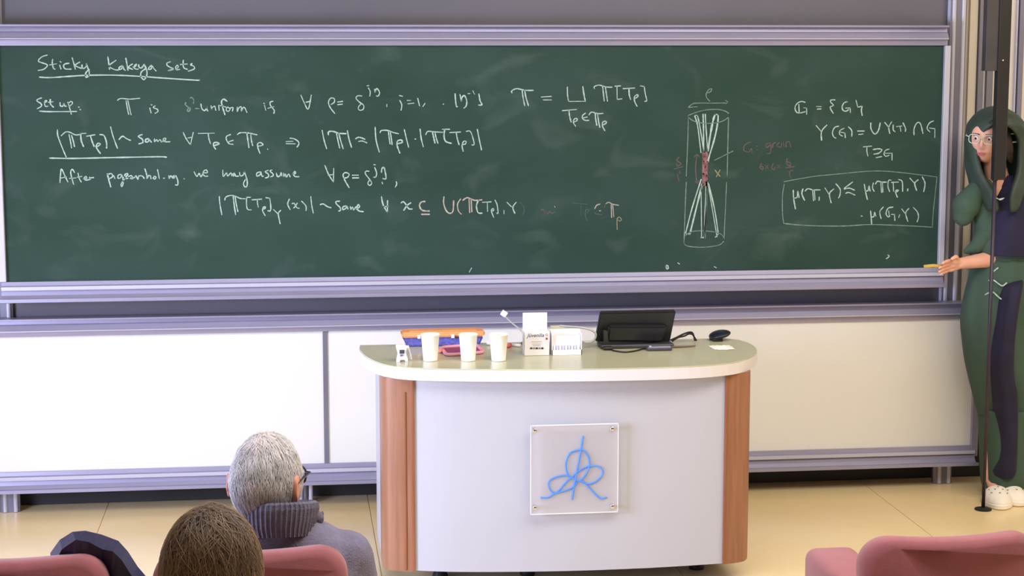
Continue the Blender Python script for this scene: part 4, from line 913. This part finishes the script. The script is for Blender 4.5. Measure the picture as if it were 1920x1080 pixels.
# hair: a thick open ring behind and beside the face
def open_loft(levels, n=44):
    bm = bmesh.new(); R = []
    for cx, cy, cz_, rx, df, db, gap in levels:
        row = []; gr, gl = gap*.9-.39, gap*.6+.39
        for j in range(n+1):
            a = -pi/2+gr+(2*pi-gr-gl)*j/n; rp = 1+(.02*sin(j*1.1+cz_*25)+.02*noise.noise(Vector((j*.7, cz_*12, 0))))*min(1, min(j, n-j)/4)
            row.append(bm.verts.new((cx+rx*cos(a)*rp, cy+(db if sin(a) > 0 else df)*sin(a)*rp, cz_)))
        R.append(row)
    for i in range(len(R)-1):
        for j in range(n): bm.faces.new((R[i][j], R[i][j+1], R[i+1][j+1], R[i+1][j]))
    return bm, R
hl = [(199, 1856, 1874, .03, .03, .02), (204, 1843, 1886, .07, .07, .03), (213, 1830, 1899, .12, .10, .04), (226, 1819, 1910, .14, .115, .08), (237, 1814, 1916, .145, .125, .5), (262, 1810, 1920, .12, .13, 1.0), (285, 1810, 1922, .115, .13, 1.02), (305, 1811, 1924, .115, .13, .95), (325, 1813, 1924, .125, .13, .8), (345, 1818, 1918, .14, .125, .6), (368, 1828, 1908, .145, .12, .45), (392, 1838, 1898, .14, .115, .5)]
lv = [(L[0], L[1], L[2], L[3], L[4], L[5]) for L in hl]
lv2 = cat(lv, 3); lv3 = []
for py, xl, xr, df, db, gap in lv2:
    a, b = P(xl, py, YL), P(xr, py, YL); lv3.append(((a.x+b.x)/2, YL-.015, a.z, (b.x-a.x)/2, df, db, gap))
bm, R = open_loft(lv3); bm.faces.new(R[0])
ho = obj('long_hair', bm, M_haird, pe, True); md = ho.modifiers.new('s', 'SOLIDIFY'); md.thickness = .02; md.offset = -1
# darker locks by the parting
for k in range(9):
    a = V(1858+k*3.2, 222+abs(k-4)*1.2, -.125+.004*k); b = V(1874+k*2.6, 248+k*3, -.145+.006*k); c = V(1880+k*2.0, 290+k*2, -.13+.008*k)
    obj('hair_lock', tube(cat([tuple(a), tuple(b), tuple(c)], 5), [.010]*4+[.011]*3+[.008]*3+[.003], 8), M_haird2, pe, True)
# coat
up_ = interp(lpx([(486, 1826, 1956, .125, .12), (455, 1828, 1954, .115, .12), (425, 1829, 1952, .11, .12), (390, 1826, 1955, .10, .12), (362, 1828, 1955, .085, .11), (345, 1840, 1944, .07, .09), (334, 1854, 1920, .055, .07)], YL+.02), 3)
bm = loft(bmesh.new(), up_, 56, True, .03, 9); coat = obj('coat', bm, M_green, pe, True)
sk = interp(lpx([(776, 1836, 1962, .09, .10), (770, 1834, 1962, .10, .11), (730, 1824, 1962, .125, .12), (680, 1812, 1962, .14, .13), (640, 1806, 1962, .145, .135), (603, 1803, 1962, .15, .135), (560, 1809, 1960, .145, .13), (520, 1820, 1958, .135, .13), (484, 1827, 1956, .125, .12)], YL+.02), 3)
bm = loft(bmesh.new(), sk, 72, True, .04, 11); obj('coat_skirt', bm, M_green, pe, True)
bm = bmesh.new(); capsule(bm, sh, el.lerp(sh, .12), .058, .046); new('coat_sleeve', remesh(bm, .008, 4), M_green, pe, True)
for lv_ in ([(1834, 352, .04), (1812, 385, .062), (1806, 405, .045)], [(1850, 440, .05), (1832, 462, .034), (1812, 471, .016)]):
    bm = bmesh.new()
    for a, b in zip(lv_[:-1], lv_[1:]): capsule(bm, V(a[0], a[1], -.03), V(b[0], b[1], -.03), a[2], b[2])
    new('coat_sleeve', remesh(bm, .008, 4), M_green, pe, True)
bm = bmesh.new(); capsule(bm, sh2, el2, .07, .06); capsule(bm, el2, V(1932, 530, -.06), .058, .045); new('coat_sleeve', remesh(bm, .008, 4), M_green, pe, True)
lw_ = interp(lpx([(914, 1846, 1910, .09, .06), (900, 1844, 1912, .12, .08), (860, 1843, 1911, .12, .09), (800, 1842, 1910, .12, .10), (765, 1840, 1925, .11, .10)], YL+.02), 3)
bm = loft(bmesh.new(), lw_, 48, True, .03, 9, .55); obj('wide_trouser_leg', bm, M_green, pe, True)
# navy top and trouser leg
nt_ = interp(lpx([(474, 1831, 1944, .155, .10), (466, 1832, 1944, .152, .10), (445, 1838, 1942, .15, .10), (410, 1843, 1940, .145, .10), (372, 1847, 1932, .13, .09), (352, 1854, 1918, .11, .07), (338, 1862, 1908, .085, .055), (328, 1870, 1900, .06, .05)], YL+.02), 3)
bm = loft(bmesh.new(), nt_, 56, True, .025, 8); obj('navy_top', bm, M_navy, pe, True)
nl = interp(lpx([(893, 1866, 1896, .06, .05, -.08), (882, 1860, 1902, .07, .06, -.08), (840, 1868, 1904, .07, .06, -.08), (780, 1864, 1906, .07, .06, -.085), (740, 1861, 1905, .07, .06, -.10), (700, 1858, 1898, .07, .06, -.11), (650, 1859, 1899, .07, .06, -.12), (600, 1867, 1904, .07, .06, -.125), (560, 1872, 1910, .07, .06, -.12), (535, 1880, 1915, .06, .06, -.11), (522, 1898, 1917, .04, .05, -.09)], YL+.02), 3)
bm = loft(bmesh.new(), nl, 40, True, .05, 6); obj('navy_trouser_leg', bm, M_navy, pe, True)
# pale squiggles on the coat front
def front_y(px, py):
    for a, b in zip(sk[:-1], sk[1:]):
        z = P(px, py, YL).z
        if a[2] <= z <= b[2]:
            f = (z-a[2])/(b[2]-a[2]); cx = a[0]+(b[0]-a[0])*f; rx = a[3]+(b[3]-a[3])*f; df = a[4]+(b[4]-a[4])*f
            u = (P(px, py, YL-.1).x-cx)/rx; return YL+.02-df*1.03*sqrt(max(0, 1-u*u))-.003
    return YL-.12
for sq in ([(1872, 502), (1855, 515), (1836, 530), (1850, 527), (1862, 525), (1872, 532), (1880, 536), (1888, 530)], [(1844, 555), (1852, 550), (1862, 548), (1870, 555), (1878, 561), (1886, 561)]):
    obj('printed_squiggle', tube([P(x, y, front_y(x, y)) for x, y in cat(sq, 4)], .0034, 6), M_chalk, coat, True)
obj('neck_label', tube([P(x, y, YL-.128) for x, y in cat([(1868, 371), (1875, 374), (1883, 371)], 4)], [.002]*4+[.0045]*3+[.002]*2, 6), M_chalk, pe)
for py in (250, 266):
    obj('hair_clip', tube([P(1894, py+1, YL-.10), P(1906, py, YL-.075), P(1919, py-1, YL-.03)], [.002, .0042, .004], 8), M_chalk, pe, True)
# clogs
def clog(px, dy, rz, label=None):
    g = Vector((V(px, 900).x, YL+dy-.10, 0)); bm = bmesh.new(); bmesh.ops.create_uvsphere(bm, u_segments=32, v_segments=20, radius=1)
    for v in bm.verts:
        c = v.co.copy(); v.co = Vector((c.x*.062*(1-.1*c.y), c.y*.125, max(0, c.z)*.062*(1-.35*max(0, c.y))+.018+min(0, c.z)*.0))
    up_m = bm
    Mx = Matrix.Translation((g.x, g.y+.10, 0)) @ Matrix.Rotation(rz, 4, 'Z') @ Matrix.Scale(-1, 4, (0, 1, 0))
    Mx = Matrix.Translation((g.x, g.y+.10, 0)) @ Matrix.Rotation(rz, 4, 'Z')
    bmesh.ops.transform(up_m, verts=up_m.verts, matrix=Mx); o = obj('clog', up_m, M_clog, pe, True)
    sole = lathe([(.94, .0006), (1.0, .006), (1.0, .02), (.96, .024)], 32)
    for v in sole.verts: v.co = Vector((v.co.x*.066, v.co.y*.13, v.co.z))
    bmesh.ops.transform(sole, verts=sole.verts, matrix=Mx); obj('sole', sole, M_clog, o)
    for a, b in ((-.5, -.5), (0, -.62), (.5, -.5), (-.25, -.35), (.25, -.35), (-.6, -.2), (.6, -.2), (0, -.15)):
        z = sqrt(max(0, 1-a*a-b*b))*.062+.018; h = lathe([(.0045, 0), (.0045, .0012)], 8)
        bmesh.ops.translate(h, verts=h.verts, vec=(a*.062*(1-.1*b), b*.125, z)); bmesh.ops.transform(h, verts=h.verts, matrix=Mx); obj('vent_hole', h, M_alud, o)
    return o
M_clog = mat('white clog rubber', (240, 232, 222), .55)
clog(1854, -.10, radians(-14)); clog(1884, -.05, radians(2))
# chalk held in the hand
hq = P(1748, 497, YL-.20)
tag(obj('chalk_stick', tube([V(1732, 500, -.135), V(1750, 498, -.145), V(1766, 500, -.15)], .0075, 10), mat('ochre chalk', (190, 160, 70), .9), None, True), 'thick ochre chalk held in the outstretched hand', 'chalk')
